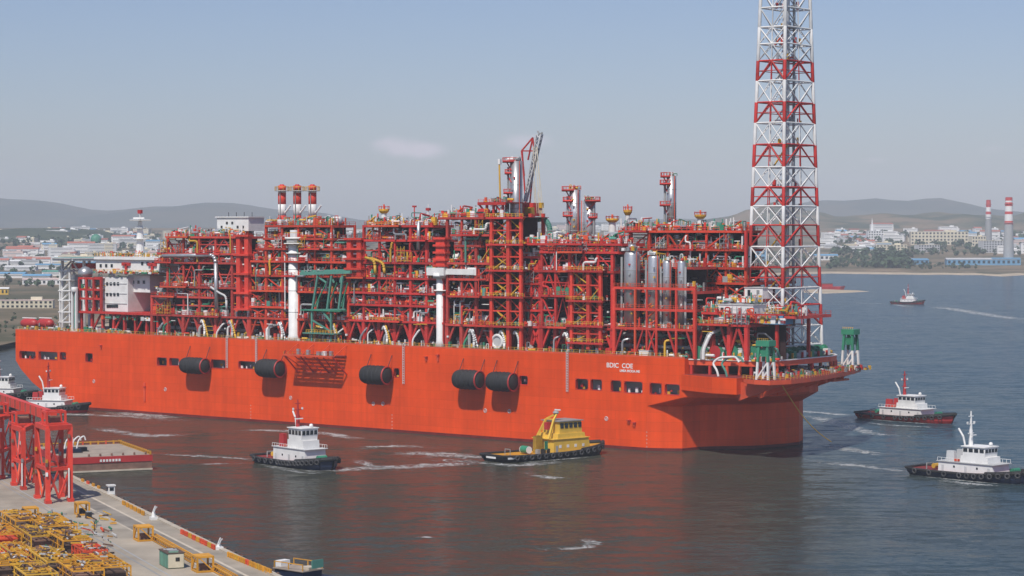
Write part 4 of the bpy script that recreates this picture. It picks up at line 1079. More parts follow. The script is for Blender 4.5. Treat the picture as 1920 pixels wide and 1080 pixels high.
# ------------------------------------------------------------------ grey process columns with platforms
def process_column(label, xc, half, ytop, ybot, t, plats, side=-1, dome=False):
    s = SPS(xc, ybot, t); Zp = lambda y: SPZ(xc, y, t)
    r = (SPS(xc + half, ybot, t) - SPS(xc - half, ybot, t)) / 2 * .84
    T = Thing('process_column', label, 'column', (s, t, Zp(ybot)))
    zb, zt = Zp(ybot), Zp(ytop)
    b = MB(); b.lathe((s, t, 0), [(r, zb), (r, zt - r * .5), (r * .85, zt - r * .2), (r * .4, zt)] if dome else [(r, zb), (r, zt)], 'steel', n=18)
    o = T.mb('shell', b)
    for p in o.data.polygons: p.use_smooth = len(p.vertices) == 4
    for f in (.25, .5, .75): 
        b = MB(); b.torus((s, t, zb + (zt - zb) * f), (0, 0, 1), r, .09, 'grey', n=18, m=4); T.mb('seam_ring', b)
    for (y, wide) in plats:
        z = Zp(y); q = s + side * r * (.9 if wide < 2 else 0)
        pl = T.put('platform', unit('cyl', 'red'), Matrix.Translation((q, t - .6, z)) @ Matrix.Diagonal((2 * r * wide, 2 * r * wide, .7, 1)))
        b = MB(); b.torus((q, t - .6, z + 1.3), (0, 0, 1), r * wide - .1, .09, 'red_bright', n=14, m=4)
        for i in range(12):
            a = i * math.pi / 6; b.box((q + (r * wide - .1) * math.cos(a), t - .6 + (r * wide - .1) * math.sin(a), z + .8), (.13, .13, 1.2), 'red_bright')
        T.mb('platform_rail', b)
        T.bar('platform_strut', (q + side * r * .7, t - .8, z - .3), (s + side * r * .2, t - r, z - 3), .3, 'red')
    T.rod('riser_pipe', (s + side * (r + .5), t - r * .5, zb), (s + side * (r + .5), t - r * .5, zt - 2), .38, 'grey')
    T.rod('ladder', (s - side * (r + .25), t - r * .6, zb), (s - side * (r + .25), t - r * .6, zt), .14, 'orange_red')
    for q in range(7): T.box('nozzle', (s + random.uniform(-.8, .8) * r, t - r - .1, zb + (zt - zb) * (q + .6) / 8), (.5, .5, .5), random.choice(['red', 'grey', 'yellow', 'steel']))
    b = MB(); fittings(b, s - r, s + r, t - r, t + r * .3, zt, 2.5, 3, True); T.mb('small_fittings', b, kind='stuff')
process_column('tall grey process column beside the crane jib', 968, 11, 302, 480, 14, [(303, 1.35), (325, 1.0), (362, 1.2)])
process_column('grey process column with three side platforms, taller of the twin columns', 1078, 10, 356, 458, 16, [(357, 1.5), (377, 1.3), (405, 1.3)])
process_column('grey process column with red top platform, shorter of the twin columns', 1105, 11, 376, 466, 13, [(377, 1.3), (408, .8)], side=1)
process_column('lone grey process column above the long flat roof deck', 1259, 9, 330, 432, 33, [(331, 1.35), (345, 1.5), (385, 1.5)])
process_column('widest grey upright vessel standing in the red frame', 1185, 15, 470, 616, 4.6, [], dome=True)
process_column('grey upright vessel second along the row in the red frame', 1226, 11, 478, 616, 4.8, [], dome=True)
process_column('narrow grey upright vessel third along the row in the red frame', 1251, 8.5, 488, 616, 4.8, [], dome=True)
process_column('grey upright vessel at the bow end of the row in the red frame', 1278, 8, 488, 616, 4.8, [], side=1, dome=True)
T = Thing('vent_pot', 'short grey pot on top of the widest upright vessel', 'vessel', (SPS(1185, 470, 4.8), 4.8, SPZ(1185, 470, 4.8)))
s, z = SP(1185, 470, 4.8); T.drum('pot', (s, 4.8, z - .5), (s, 4.8, z + 2), 1.3, 'steel'); T.box('flange', (s, 4.8, z + 2.1), (1.9, 1.9, .25), 'grey')

def mushroom(label, xc, ytop, ybot, t, half):
    s = SPS(xc, ybot, t); Zp = lambda y: SPZ(xc, y, t); h = Zp(ytop) - Zp(ybot); w = (SPS(xc + half, ybot, t) - SPS(xc, ybot, t)) * .84
    T = Thing('roof_ventilator', label, 'vent', (s, t, Zp(ybot)))
    b = MB(); b.cyl((s, t, Zp(ybot)), (s, t, Zp(ybot) + h * .55), w * .6, 'white', w * .5, n=12); T.mb('stem', b)
    b = MB(); b.lathe((s, t, Zp(ybot) + h * .55), [(w * .6, 0), (w, h * .12), (w, h * .2), (w * .9, h * .22)], 'yellow', n=14); T.mb('dish', b)
    b = MB(); b.torus((s, t, Zp(ybot) + h * .88), (0, 0, 1), w, .1, 'red', n=14, m=4)
    for i in range(9): a = i * math.tau / 9; b.box((s + w * math.cos(a), t + w * math.sin(a), Zp(ybot) + h * .82), (.13, .13, h * .2), 'red')
    T.mb('rail', b)
    T.rod('tip', (s, t, Zp(ybot) + h * .7), (s, t, Zp(ytop)), w * .16, 'orange_red')
mushroom('yellow rimmed vent head at the aft corner of the long roof deck', 1148, 402, 435, 22, 12)
mushroom('small yellow vent head on a white stem behind the long roof deck', 1177, 383, 428, 34, 8)
mushroom('yellow rimmed vent head near the flare tower end of the roof deck', 1313, 394, 430, 30, 11)
mushroom('red and yellow vent head on top of the stepped module', 720, 383, 421, 8, 9)

# upper pieces
T = Thing('white_cabin', 'white box house with a flat roof on top of the aft module', 'cabin', (SPS(437, 430, 8), 12, SPZ(437, 432, 8)))
s0, s1, z0, z1 = SPS(407, 430, 8), SPS(466, 430, 8), SPZ(437, 433, 8), SPZ(437, 408, 8)
T.box('wall', ((s0 + s1) / 2, 12, (z0 + z1) / 2), (s1 - s0, 8, z1 - z0), 'white')
T.box('roof', ((s0 + s1) / 2, 12, z1 + .2), (s1 - s0 + 1, 9, .4), 'white')
for i in range(5): T.box('vent_grille', (s0 + (s1 - s0) * (.15 + .17 * i), 7.95, z0 + (z1 - z0) * random.choice([.3, .6])), (.9, .2, .9), 'dark')
for i in range(4): T.rod('roof_mast', (s0 + 3 + i * 4, 11, z1 + .4), (s0 + 3 + i * 4, 11, z1 + 2), .12, 'dark')
T = Thing('mast_light', 'slim red lamp mast on the stepped module roof', 'mast', (SPS(777, 420, 9), 9, SPZ(777, 421, 9)))
s, z0 = SP(777, 421, 9); T.rod('pole', (s, 9, z0), (s, 9, z0 + 6), .2, 'red'); T.box('lamp_head', (s, 9, z0 + 6.2), (1.6, .5, .6), 'tug_red')
T = Thing('mast_light', 'slim white lamp mast with red head at the end of the stepped module', 'mast', (SPS(803, 420, 9), 9, SPZ(803, 421, 9)))
s, z0 = SP(803, 421, 9); T.rod('pole', (s, 9, z0), (s, 9, z0 + 5), .25, 'white'); T.box('lamp_head', (s, 9, z0 + 5.2), (1.6, .9, .9), 'tug_red'); T.rod('tip', (s, 9, z0 + 5.5), (s, 9, z0 + 7), .12, 'white')
# big curved ducts at the roof line
for lab, pts, k, r in [('dark green curved duct on the roof beside the tall stair tower', [(848, 408, 10), (875, 405, 10), (893, 425, 10), (897, 440, 10)], 'teal', 1.1),
                       ('dark green arched duct on the roof beyond the crane', [(985, 440, 14), (1000, 412, 14), (1022, 410, 14), (1031, 425, 14), (1031, 450, 14)], 'teal', .9),
                       ('pale arched duct among the roof gear of the twin column module', [(1035, 462, 12), (1035, 440, 12), (1052, 438, 12), (1053, 460, 12)], 'white', 1.0)]:
    P3 = [Vector((SPS(x, y, t), t, SPZ(x, y, t))) for x, y, t in pts]
    b = MB(); b.tube(bend(P3, 5, 5), r, k, n=10); single('curved_duct', b, SHIP, lab, 'duct', smooth=True)
# long pipe drop on the aft module, yellow goosenecks
for lab, pts, k, r in [('grey pipe drop in front of the aft module', [(305, 480, 1.8), (404, 478, 1.8), (406, 580, 1.8)], 'steel', .7),
                       ('slim grey pipe bending down in front of the aft module', [(395, 538, 1.6), (412, 550, 1.6), (424, 555, 1.6), (425, 582, 1.6)], 'pale_grey', .4),
                       ('yellow gooseneck pipe above the middle of the stepped module', [(685, 483, 2), (702, 487, 2), (704, 515, 2)], 'yellow', .5),
                       ('second yellow gooseneck pipe beside the first one', [(695, 484, 2.6), (719, 493, 2.6), (721, 513, 2.6)], 'yellow', .5),
                       ('grey riser rising over the stepped module roof', [(784, 468, 2), (785, 415, 2)], 'steel', .6)]:
    P3 = [Vector((SPS(x, y, t), t, SPZ(x, y, t))) for x, y, t in pts]
    b = MB(); b.tube(bend(P3, 3, 4), r, k, n=9); single('pipe_run', b, SHIP, lab, 'pipe', smooth=True)
# white and yellow gooseneck hoses on the main deck
gi = 0
for px in (383, 435, 528, 628, 725, 888, 945, 972, 1065):
    gi += 1; s = SPS(px, 640, 1.6)
    T = Thing('deck_hose', 'hose crane hook standing on the deck edge under the modules', 'hose', (s, 1.6, DECK), group='hose hooks along the deck edge')
    b = MB(); b.tube(bend([(s, 1.6, DECK), (s + .3, 1.6, DECK + 4.0), (s - 1.2, 1.6, DECK + 6.8), (s - 2.4, 2.2, DECK + 5.6)], 2, 4), .42, 'white' if gi % 2 else 'pale_grey', n=8); T.mb('hose', b, smooth=True)
    b = MB(); b.tube(bend([(s + 1.8, 1.8, DECK), (s + .8, 1.8, DECK + 3.5), (s - .6, 1.8, DECK + 7)], 2, 4), .34, 'yellow' if gi % 3 else 'steel', n=8); T.mb('support_arm', b, smooth=True)
    T.box('base_box', (s, 1.7, DECK + .4), (1.9, 1.2, .8), 'teal')
s, z = SP(933, 645, 1.8)
T = Thing('oval_hatch', 'oval white hatch ring standing on the deck edge', 'hatch', (s, 1.8, DECK))
b = MB(); b.torus((s, 1.6, DECK + 3), (0, 1, 0), 2.1, .45, 'white', n=18, m=6); T.mb('ring', b); T.put('cover', unit('cyl', 'pale_grey'), Matrix.Translation((s, 1.8, DECK + 3)) @ Matrix.Rotation(math.pi / 2, 4, 'X') @ Matrix.Diagonal((3.9, 3.9, .3, 1))); T.box('foot', (s, 1.8, DECK + .4), (2.4, 1.2, .8), 'teal')
# white box on deck under the vessel frame
T = Thing('deck_box', 'small white equipment box on the deck edge above the name lettering', 'box', (SPS(1209, 664, 1.5), 1.6, DECK)); s = SPS(1209, 664, 1.5)
T.box('case', (s, 1.7, DECK + 1.0), (3.6, 1.6, 1.9), 'white'); T.box('lid', (s, 1.7, DECK + 2.05), (3.8, 1.8, .2), 'pale_grey')

# ------------------------------------------------------------------ the long central pipe rack behind the modules
T = Thing('pipe_rack', 'long central rack of pipes running between the near and rear modules', 'pipe rack', (-115, 31, DECK))
random.seed(13)
for i in range(26):
    s = -236 + i * 9.4
    for t in (29.8, 32.2): T.bar('column', (s, t, DECK), (s, t, 56), .8, 'red')
for z, kk in ((33, 'grey'), (37, 'red'), (42, 'steel'), (46, 'teal'), (50, 'grey'), (54, 'red')):
    T.box('rack_floor', (-117, 31, z), (240, 3.4, .4), 'deck_red')
    for t in (29.9, 31, 32): T.rod('header_pipe', (-236, t, z + .9), (2, t, z + .9), .42, kk)
T.box('dark_backing', (-117, 32.6, 42.5), (240, .3, 26.5), 'interior_shade')  # added dark sheet, closes the view through the gaps between modules

# ================================================================== CRANE POSTS, CRANE, FRAMES, ACCOMMODATION, FLARE TOWER
def post(label, xc, half, ytop, ybot, t=3.4):
    s = SPS(xc, ybot, t); Zp = lambda y: SPZ(xc, y, t); r = (SPS(xc + half, ybot, t) - SPS(xc - half, ybot, t)) / 2 * .76
    T = Thing('crane_post', label, 'post', (s, t, DECK))
    b = MB(); b.lathe((s, t, 0), [(r * 1.55, DECK), (r * 1.0, DECK + 2.4), (r, Zp(ytop))], 'white', n=20); o = T.mb('shaft', b)
    for p in o.data.polygons: p.use_smooth = len(p.vertices) == 4
    return T, s, Zp, r
T, s, Zp, r = post('tall white post with flanged head in front of the stack module', 552, 10.5, 452, 640)
for (y, w, h) in ((447, 1.9, .9), (457, 2.1, .5), (475, 1.7, .5), (451, 1.55, 1.6)):
    T.put('flange', unit('cyl', 'white'), Matrix.Translation((s, 3.4, Zp(y))) @ Matrix.Diagonal((2 * r * w * .86, 2 * r * w * .86, h, 1)))
for (y,) in ((505,), (545,), (585,)):
    b = MB(); b.torus((s, 3.4, Zp(y)), (0, 0, 1), r, .1, 'grey', n=20, m=4); T.mb('weld_ring', b)
b = MB()
for i in range(12):
    a = i * math.tau / 12; b.box((s + 3.3 * math.cos(a), 3.4 + 3.3 * math.sin(a), Zp(447) + 1.2), (.13, .13, 1.6), 'white')
b.torus((s, 3.4, Zp(447) + 2), (0, 0, 1), 3.3, .1, 'yellow', n=16, m=4); T.mb('gallery_rail', b)
T.put('head', unit('cyl', 'pale_grey'), Matrix.Translation((s, 3.4, Zp(443))) @ Matrix.Diagonal((3.0, 3.0, 4.4, 1)))
T.rod('ladder', (s - r - .4, 1.2, Zp(580)), (s - r - .4, 1.2, Zp(480)), .2, 'white')
T, s, Zp, r = post('shorter white post carrying a stub crane arm', 826, 8, 518, 652)
T.put('collar', unit('cyl', 'white'), Matrix.Translation((s, 3.4, Zp(545))) @ Matrix.Diagonal((4.4, 4.4, .5, 1)))
T.put('turntable', unit('cyl', 'white'), Matrix.Translation((s, 3.4, Zp(517))) @ Matrix.Diagonal((5.2, 5.2, 1.8, 1)))
T.box('machine_house', (s - .5, 3.4, Zp(509)), (7.5, 4.5, 2.6), 'white'); T.box('counterweight', (s - 3.4, 3.4, Zp(505)), (3, 3.6, 2), 'teal')
T.box('arm', (s + 9, 3.4, Zp(509)), (12.5, 2.2, 1.9), 'white'); T.box('arm_tip', (s + 14, 3.4, Zp(508)), (3.6, 1.4, 2.6), 'white'); T.rod('hook_line', (s + 11, 3.4, Zp(505)), (s + 11, 3.4, Zp(496)), .2, 'white')
b = MB(); fittings(b, s - 4, s + 3, 1.6, 5, Zp(505), 2, 5, True); T.mb('small_fittings', b, kind='stuff')
# slim white davit posts aft
T = Thing('davit', 'pair of slim white posts with a capped top at the aft deck', 'davit', (SPS(140, 620, 2), 2, DECK))
for px in (136.5, 143.5):
    s = SPS(px, 620, 2); T.bar('post', (s, 2, DECK), (s, 2, SPZ(px, 543, 2)), .8, 'white')
s0, z = SP(140, 543, 2); T.drum('cap', (s0, 2, z - 1), (s0, 2, z + 1), 1.3, 'white'); T.box('foot', (s0, 2, DECK + .3), (3.6, 2, .6), 'white')
T.box('web', (s0, 2, (DECK + z) / 2), (.5, .3, z - DECK - 2), 'teal')

# green frames amidships
T = Thing('hose_station', 'dark green slanted frame structure with a long top beam in front of the modules', 'frame', (SPS(612, 640, 0), 0, DECK))
def gp(x, y, t=0.6): return Vector((SPS(x, y, t), t, SPZ(x, y, t)))
T.bar('top_beam', gp(564, 513), gp(658, 510), 1.1, 'teal', 1.1); T.bar('top_beam', gp(566, 509, 3), gp(655, 507, 3), .9, 'teal', .9)
for dx in (0, 29, 52):
    T.bar('slant_leg', gp(586 + dx * .95, 580), gp(596 + dx * .9, 517), .7, 'teal'); T.bar('slant_leg', gp(594 + dx * .95, 580, 4), gp(601 + dx * .9, 548, 4), .55, 'teal'); T.bar('cross_brace', gp(598 + dx * .8, 520, 1), gp(612 + dx * .5, 530, 1), .5, 'teal')
T.bar('middle_beam', gp(571, 581), gp(648, 580), .6, 'teal', .5)
d = T.box('platform', (SPS(610, 582, 2.5), 2.8, SPZ(610, 582, 2.5)), (19, 6, .35), 'green')
for px in (585, 621): T.bar('leg', gp(px, 640), gp(px, 582), .6, 'teal')
T.bar('cross_brace', gp(585, 600), gp(621, 622), .5, 'teal'); T.bar('cross_brace', gp(604, 582), gp(621, 605), .5, 'teal')
for i in range(6): T.bar('tie', gp(572 + i * 14, 514, .6), gp(576 + i * 14, 508, 3), .4, 'teal')
for i in range(3): T.bar('cross_brace', gp(590 + i * 25, 575, 1), gp(612 + i * 20, 530, 1), .35, 'green')
T.box('lower_platform', (SPS(603, 625, 1), 1.2, SPZ(603, 625, 1)), (15, 4, .4), 'teal')
b = MB(); s0, s1, z = SPS(574, 625, -.8), SPS(632, 625, -.8), SPZ(603, 625, -.8); railing(b, (s0, -.8), (s1, -.8), z, 'yellow', 1.3); T.mb('rail', b)

# pedestal crane amidships with lattice jib
T = Thing('crane', 'luffed lattice crane with grey jib and red mast behind the tall process column', 'crane', (SPS(990, 450, 24), 24, SPZ(990, 455, 24)))
def cp(x, y, t=24): return Vector((SPS(x, y, t), t, SPZ(x, y, t)))
T.put('pedestal', unit('cyl', 'white'), Matrix.Translation((cp(990, 440).x, 24, (DECK + cp(990, 400).z) / 2)) @ Matrix.Diagonal((5, 5, cp(990, 400).z - DECK, 1)))
T.box('machine_house', cp(993, 393), (7, 5, 4.5), 'red'); T.box('cab', cp(1003, 396) + Vector((0, -3, 0)), (2.5, 2.2, 2.6), 'yellow')
j0, j1 = cp(985, 378), cp(1012, 252)
dn = Vector((.95, 0, .2))
for a in (-1, 1):
    for c in (-1, 1): T.bar('jib_chord', j0 + Vector((a * .35, c * .4, 0)), j1 + Vector((a * .9, c * .5, 0)), .36, 'pale_grey')
for i in range(16):
    f0, f1 = i / 16, (i + 1) / 16; p0, p1 = j0.lerp(j1, f0), j0.lerp(j1, f1); wv0, wv1 = .35 + .55 * f0, .35 + .55 * f1
    sg = 1 if i % 2 else -1
    T.bar('jib_lacing', p0 + Vector((sg * wv0, -.5, 0)), p1 + Vector((-sg * wv1, -.5, 0)), .22, 'pale_grey')
    T.bar('jib_lacing', p0 + Vector((wv0, -sg * .45, 0)), p1 + Vector((wv1, sg * .45, 0)), .2, 'grey')
T.bar('jib_head', j1, cp(1008, 246), .5, 'grey'); T.bar('jib_head', j1, cp(1017, 249), .5, 'grey')
for a, c in (((999, 258), (978, 283)), ((978, 283), (1005, 283)), ((999, 258), (1003, 300)), ((978, 283), (983, 330)), ((999, 258), (990, 300)), ((1003, 282), (993, 386)), ((979, 283), (986, 386))):
    T.bar('mast_strut', cp(*a, 26), cp(*c, 26), .42, 'red')
for x0, x1, yb in ((1006, 1019, 400), (1003, 1014, 420), (1007, 1016, 420), (1000, 1004, 385)):
    T.rod('cable', cp(x0, 275, 23), cp(x1, yb, 23), .1, 'cream')
T.bar('hook_block', cp(1015, 380, 23), cp(1015, 390, 23), 1.2, 'yellow')
for i in range(5): T.bar('cable_frame', cp(1000 + i * 4, 340 + 10 * i, 23), cp(1004 + i * 3, 400, 23), .13, 'cream')
T.rod('lattice_mast', cp(938, 376, 20), cp(936, 302, 20), .3, 'yellow'); T.box('mast_lamp', cp(937, 303, 20), (.9, .9, 1.8), 'white')

# ------------------------------------------------------------------ accommodation block aft
T = Thing('accommodation_block', 'white accommodation block with dark windows and a stepped front at the stern', 'building', (-235, 30, DECK))
tb = 6.0
def bp(x, y, t=tb): return SP(x, y, t)
def slab(nm, x0, x1, y0, y1, t0, t1, k='white', parent=None):
    s0, z0 = SP(x0, y1, t0); s1, z1 = SPS(x1, y1, t0), SPZ((x0 + x1) / 2, y0, t0)
    z0 = SPZ((x0 + x1) / 2, y1, t0)
    o = T.box(nm, ((s0 + s1) / 2, (t0 + t1) / 2, (z0 + z1) / 2), (s1 - s0, t1 - t0, z1 - z0), k, parent)
    return s0, s1, z0, z1
LW = slab('lower_storeys', 193, 240, 520, 584, 6, 40); slab('lower_storeys', 240, 281, 516, 548, 9, 40)
UP = slab('upper_storeys', 180, 300, 487, 510, 6, 46)
slab('roof', 176, 304, 482, 487, 5, 48); slab('gallery', 184, 296, 510, 513, 5, 40, 'deck_red')
for (x0, x1, y, n, t) in ((198, 225, 532, 4, 6), (198, 225, 552, 4, 6), (200, 222, 574, 5, 6), (245, 275, 529, 3, 9), (262, 292, 494, 3, 6), (232, 238, 495, 1, 6), (184, 215, 498, 3, 6)):
    for i in range(n):
        x = x0 + (x1 - x0) * (i + .5) / n; s, z = SP(x, y, t)
        T.box('window', (s, t - .05, z), (1.1, .3, 1.2), 'glass')
for i in range(3): T.box('deck_line', ((LW[0] + LW[1]) / 2, 5.9, LW[2] + (LW[3] - LW[2]) * (i + .8) / 3.4), (LW[1] - LW[0] - 1, .2, .25), 'pale_grey')
b = MB(); railing(b, (UP[0], 5.2), (UP[1], 5.2), UP[3] + 1.2, 'yellow', 1.5); railing(b, (UP[0], 5.0), (UP[1], 5.0), UP[2] - .4, 'yellow', 1.5); T.mb('railing', b)
b = MB(); fittings(b, UP[0], UP[1], 6, 20, UP[3] + 1.2, 3, 3, True); fittings(b, UP[0], UP[1], 4.4, 6, UP[2] - .6, 2, 2); fittings(b, LW[0], LW[1] + 16, 3, 8, LW[2] - 3, 3, 2); T.mb('small_fittings', b, kind='stuff')
for px in (236, 285): s = SPS(px, 500, 5.5); T.box('red_bracket', (s, 5.6, UP[2] + 3), (4.5, .6, 1.2), 'red'); T.box('red_bracket', (s, 5.6, UP[2] + 1), (1.0, .6, 4), 'red')
s0, s1, z = SPS(150, 587, 5), SPS(300, 587, 5), SPZ(225, 587, 5)
T.box('support_deck', ((s0 + s1) / 2, 22, z), (s1 - s0, 38, .8), 'red')
for i in range(8):
    s = s0 + 1 + (s1 - s0 - 2) * i / 7
    for t in (5, 22, 38): T.bar('support_leg', (s, t, DECK), (s, t, z), 1.0, 'red')
    if i < 7 and i % 2: T.bar('knee_brace', (s, 5, DECK + .5), (s + 5, 5, z - .5), .6, 'red')
T.box('under_deck_wall', ((s0 + s1) / 2, 20, (DECK + z) / 2), (s1 - s0, .3, z - DECK - .5), 'interior_shade')
# mast on the accommodation roof
T = Thing('radar_mast', 'white tapered radar mast on the accommodation roof', 'mast', (SPS(263, 482, 20), 20, SPZ(263, 482, 20)))
s = SPS(263, 482, 20); Zp = lambda y: SPZ(263, y, 20)
b = MB(); b.cyl((s, 20, Zp(484)), (s, 20, Zp(448)), 2.0, 'white', 1.3, n=12); b.cyl((s, 20, Zp(448)), (s, 20, Zp(415)), 1.5, 'white', .8, n=12); b.cyl((s, 20, Zp(415)), (s, 20, Zp(393)), .5, 'pale_grey', .2, n=8); T.mb('pole', b)
for y, w in ((448, 2.8), (428, 2.4), (413, 4.2)): T.put('yard_platform', unit('cyl', 'white'), Matrix.Translation((s, 20, Zp(y))) @ Matrix.Diagonal((2 * w, 2 * w, .4, 1)))
T.box('radar_scanner', (s, 19.4, Zp(409)), (6, .5, .6), 'white'); T.box('mast_head', (s, 20, Zp(397)), (1.8, 1.0, 1.4), 'tug_red')
# helideck
T = Thing('helideck', 'white octagonal helideck on slim supports over the stern', 'helideck', (SPS(158, 490, 20), 24, DECK))
c = Vector((SPS(160, 484, 20), 22, SPZ(160, 484, 20)))
pts = [(c.x + 15 * math.cos(math.tau * (i + .5) / 8), c.y + 15 * math.sin(math.tau * (i + .5) / 8)) for i in range(8)]
b = MB(); b.prism(pts, c.z - .9, c.z + .3, 'white', 'teal'); T.mb('landing_deck', b)
for i in range(8): T.bar('safety_net', (*pts[i], c.z + .1), (*pts[(i + 1) % 8], c.z + .1), 1.6, 'pale_grey', .25)
for dx, dy in ((-9, -6), (-9, 8), (6, -8), (4, 9)):
    T.bar('support_leg', (c.x + dx, c.y + dy, DECK), (c.x + dx, c.y + dy, c.z - .9), .9, 'white'); T.bar('brace', (c.x + dx, c.y + dy, c.z - 8), (c.x + dx + (7 if dx < 0 else -7), c.y + dy, c.z - 1), .5, 'white')
T.box('red_underframe', (c.x + 3, c.y - 4, c.z - 3), (11, 6, 2), 'red')
# white stair house beneath
T = Thing('stern_tower', 'white stair tower with landings at the very stern under the helideck', 'tower', (SPS(122, 600, 12), 14, DECK))
s0, s1 = SPS(115, 600, 12), SPS(133, 600, 12)
for y in (604, 585, 563, 545, 525, 508):
    z = SPZ(124, y, 12); T.box('landing', ((s0 + s1) / 2, 15, z), (s1 - s0 + 1.5, 8, .4), 'white'); T.bar('stair_flight', (s0, 12.5, z), (s1, 12.5, z + 4), 1, 'white', .3)
for s in (s0, s1):
    for t in (11.5, 18.5): T.bar('column', (s, t, DECK), (s, t, SPZ(124, 505, 12)), .6, 'white')
T.box('core', ((s0 + s1) / 2 + 1.5, 16, (DECK + SPZ(124, 515, 12)) / 2), (2.5, 4, SPZ(124, 515, 12) - DECK), 'pale_grey')
# red cage with silver tank
T = Thing('red_cage', 'open red pipe cage with a silver dome beside the white accommodation block', 'module', (SPS(169, 587, 4), 8, SPZ(169, 587, 4)))
s0, s1 = SPS(149, 560, 4), SPS(190, 560, 4); Zp = lambda y: SPZ(169, y, 4)
for y in (586, 560, 543, 522):
    for t in (4, 12): T.bar('beam', (s0, t, Zp(y)), (s1, t, Zp(y)), .8, 'red')
    T.box('deck', ((s0 + s1) / 2, 8, Zp(y)), (s1 - s0, 7.5, .25), 'deck_red')
for i in range(4):
    s = s0 + (s1 - s0) * i / 3
    for t in (4, 12): T.bar('column', (s, t, Zp(587)), (s, t, Zp(520)), .8, 'red')
T.box('back_wall', ((s0 + s1) / 2, 12.4, Zp(553)), (s1 - s0, .2, Zp(525) - Zp(584)), 'grey')
b = MB(); [fittings(b, s0, s1, 4.5, 10, Zp(y), 4, 3) for y in (586, 560, 543)]; T.mb('small_fittings', b, kind='stuff')
b = MB(); b.lathe((SPS(160, 516, 8), 8, Zp(520)), [(2.6, 0), (2.9, 1.4), (2.5, 2.8), (1.4, 3.7), (.2, 4.1)], 'steel', n=14); T.mb('dome', b, smooth=True)
# lifeboats
for i, (x0, x1) in enumerate(((41, 70), (72, 99))):
    s0, s1 = SPS(x0, 607, 5), SPS(x1, 607, 5); z = SPZ((x0 + x1) / 2, 606, 5)
    T = Thing('lifeboat', ['red enclosed lifeboat on its cradle at the stern rail', 'red enclosed lifeboat on its cradle next to the white davit posts'][i], 'lifeboat', ((s0 + s1) / 2, 5, DECK))
    b = MB(); L_ = s1 - s0; b.lathe((s0, 5, z), [(.3, 0), (1.3, .06 * L_), (1.8, .2 * L_), (1.9, .5 * L_), (1.8, .8 * L_), (1.3, .94 * L_), (.3, L_)], 'tug_red', n=14, ax=(1, 0, 0)); T.mb('body', b, smooth=True)
    T.bar('canopy_rail', (s0 + .5, 5, z + 2.1), (s1 - .5, 5, z + 2.1), .35, 'white')
    for f in (.25, .75): T.bar('cradle', (s0 + L_ * f, 5, DECK), (s0 + L_ * f, 5, z - 1.5), .8, 'red'); T.bar('davit_arm', (s0 + L_ * f, 6.8, DECK), (s0 + L_ * f, 5, z + 2.1), .3, 'white')
# aft deck clutter
aft = Thing('aft_deck_gear', 'yellow and red deck gear along the rail near the lifeboats', 'deck gear', (-275, 6, DECK))
b = MB(); fittings(b, -299, -240, 1, 8, DECK, 4, 3.2, True); aft.mb('small_fittings', b, kind='stuff')
for s in (-262, -256, -249): aft.box('locker', (s, 4, DECK + 1.0), (2.2, 1.6, 2), random.choice(['red', 'white', 'grey']))

# cabins on the bow deck
def cabin(label, x0, x1, y0, y1, t, d, k, name='deck_cabin'):
    s0, s1, z0, z1 = SPS(x0, y1, t), SPS(x1, y1, t), SPZ((x0 + x1) / 2, y1, t), SPZ((x0 + x1) / 2, y0, t)
    T = Thing(name, label, 'cabin', ((s0 + s1) / 2, t + d / 2, z0))
    T.box('wall', ((s0 + s1) / 2, t + d / 2, (z0 + z1) / 2), (s1 - s0, d, z1 - z0), k); T.box('roof', ((s0 + s1) / 2, t + d / 2, z1 + .12), (s1 - s0 + .4, d + .4, .25), 'pale_grey' if k == 'white' else k)
    n = max(2, int((s1 - s0) / 3))
    for i in range(n):
        s = s0 + (s1 - s0) * (i + .5) / n
        T.box('panel_rib' if k != 'white' else 'door', (s, t - .06, z0 + (z1 - z0) * .45), (.25 if k != 'white' else 1.0, .15, (z1 - z0) * .75), k if k != 'white' else ['glass', 'grey', 'red'][i % 3])
    return T
cabin('white deck cabin with grey doors on the bow deck', 1346, 1412, 572, 603, 7, 8, 'white')
cabin('light blue container beside the white deck cabin', 1417, 1468, 590, 608, 13, 6, 'blue', 'container')
cabin('small white cabin on the module above the white deck cabin', 1396, 1430, 540, 560, 24, 6, 'white')
T = Thing('red_porch', 'red pipe frame in front of the white deck cabin', 'frame', (SPS(1390, 605, 4.5), 4.5, SPZ(1390, 606, 4.5)))
for x in (1360, 1378, 1398, 1418):
    s, z = SP(x, 606, 4.5); T.bar('post', (s, 4.5, z), (s, 4.5, SPZ(x, 589, 4.5)), .4, 'red')
T.bar('top_rail', (SPS(1360, 589, 4.5), 4.5, SPZ(1360, 589, 4.5)), (SPS(1470, 589, 4.5), 4.5, SPZ(1418, 589, 4.5)), .5, 'red')
# manifold: dense dark pipework under the bow deck
T = Thing('pipe_manifold', 'tangled green yellow and red manifold piping under the bow deck', 'pipework', (24, 10, DECK - .2))
random.seed(44)
for i in range(46):
    s = random.uniform(8, 38); t = random.uniform(8.5, 13); z = random.uniform(29.5, 38); k = random.choice(['green', 'yellow', 'red', 'tug_red', 'teal', 'grey', 'white', 'dark'])
    pipe(T, [(s, t, 29.0), (s + random.uniform(-1, 1), t, z), (s + random.uniform(-3, 3), t - random.uniform(0, 2), z), (s + random.uniform(-4, 4), t + 2, z - 2)], random.uniform(.14, .36), k)
b = MB(); fittings(b, 8, 39, 8.3, 14, 29.0, 9, 9); fittings(b, 14, 39, 7, 12, 29.0, 3, 9); T.mb('small_fittings', b, kind='stuff')
T.box('back_wall', (23, 17, 34.5), (34, .3, 10.5), 'interior_shade')

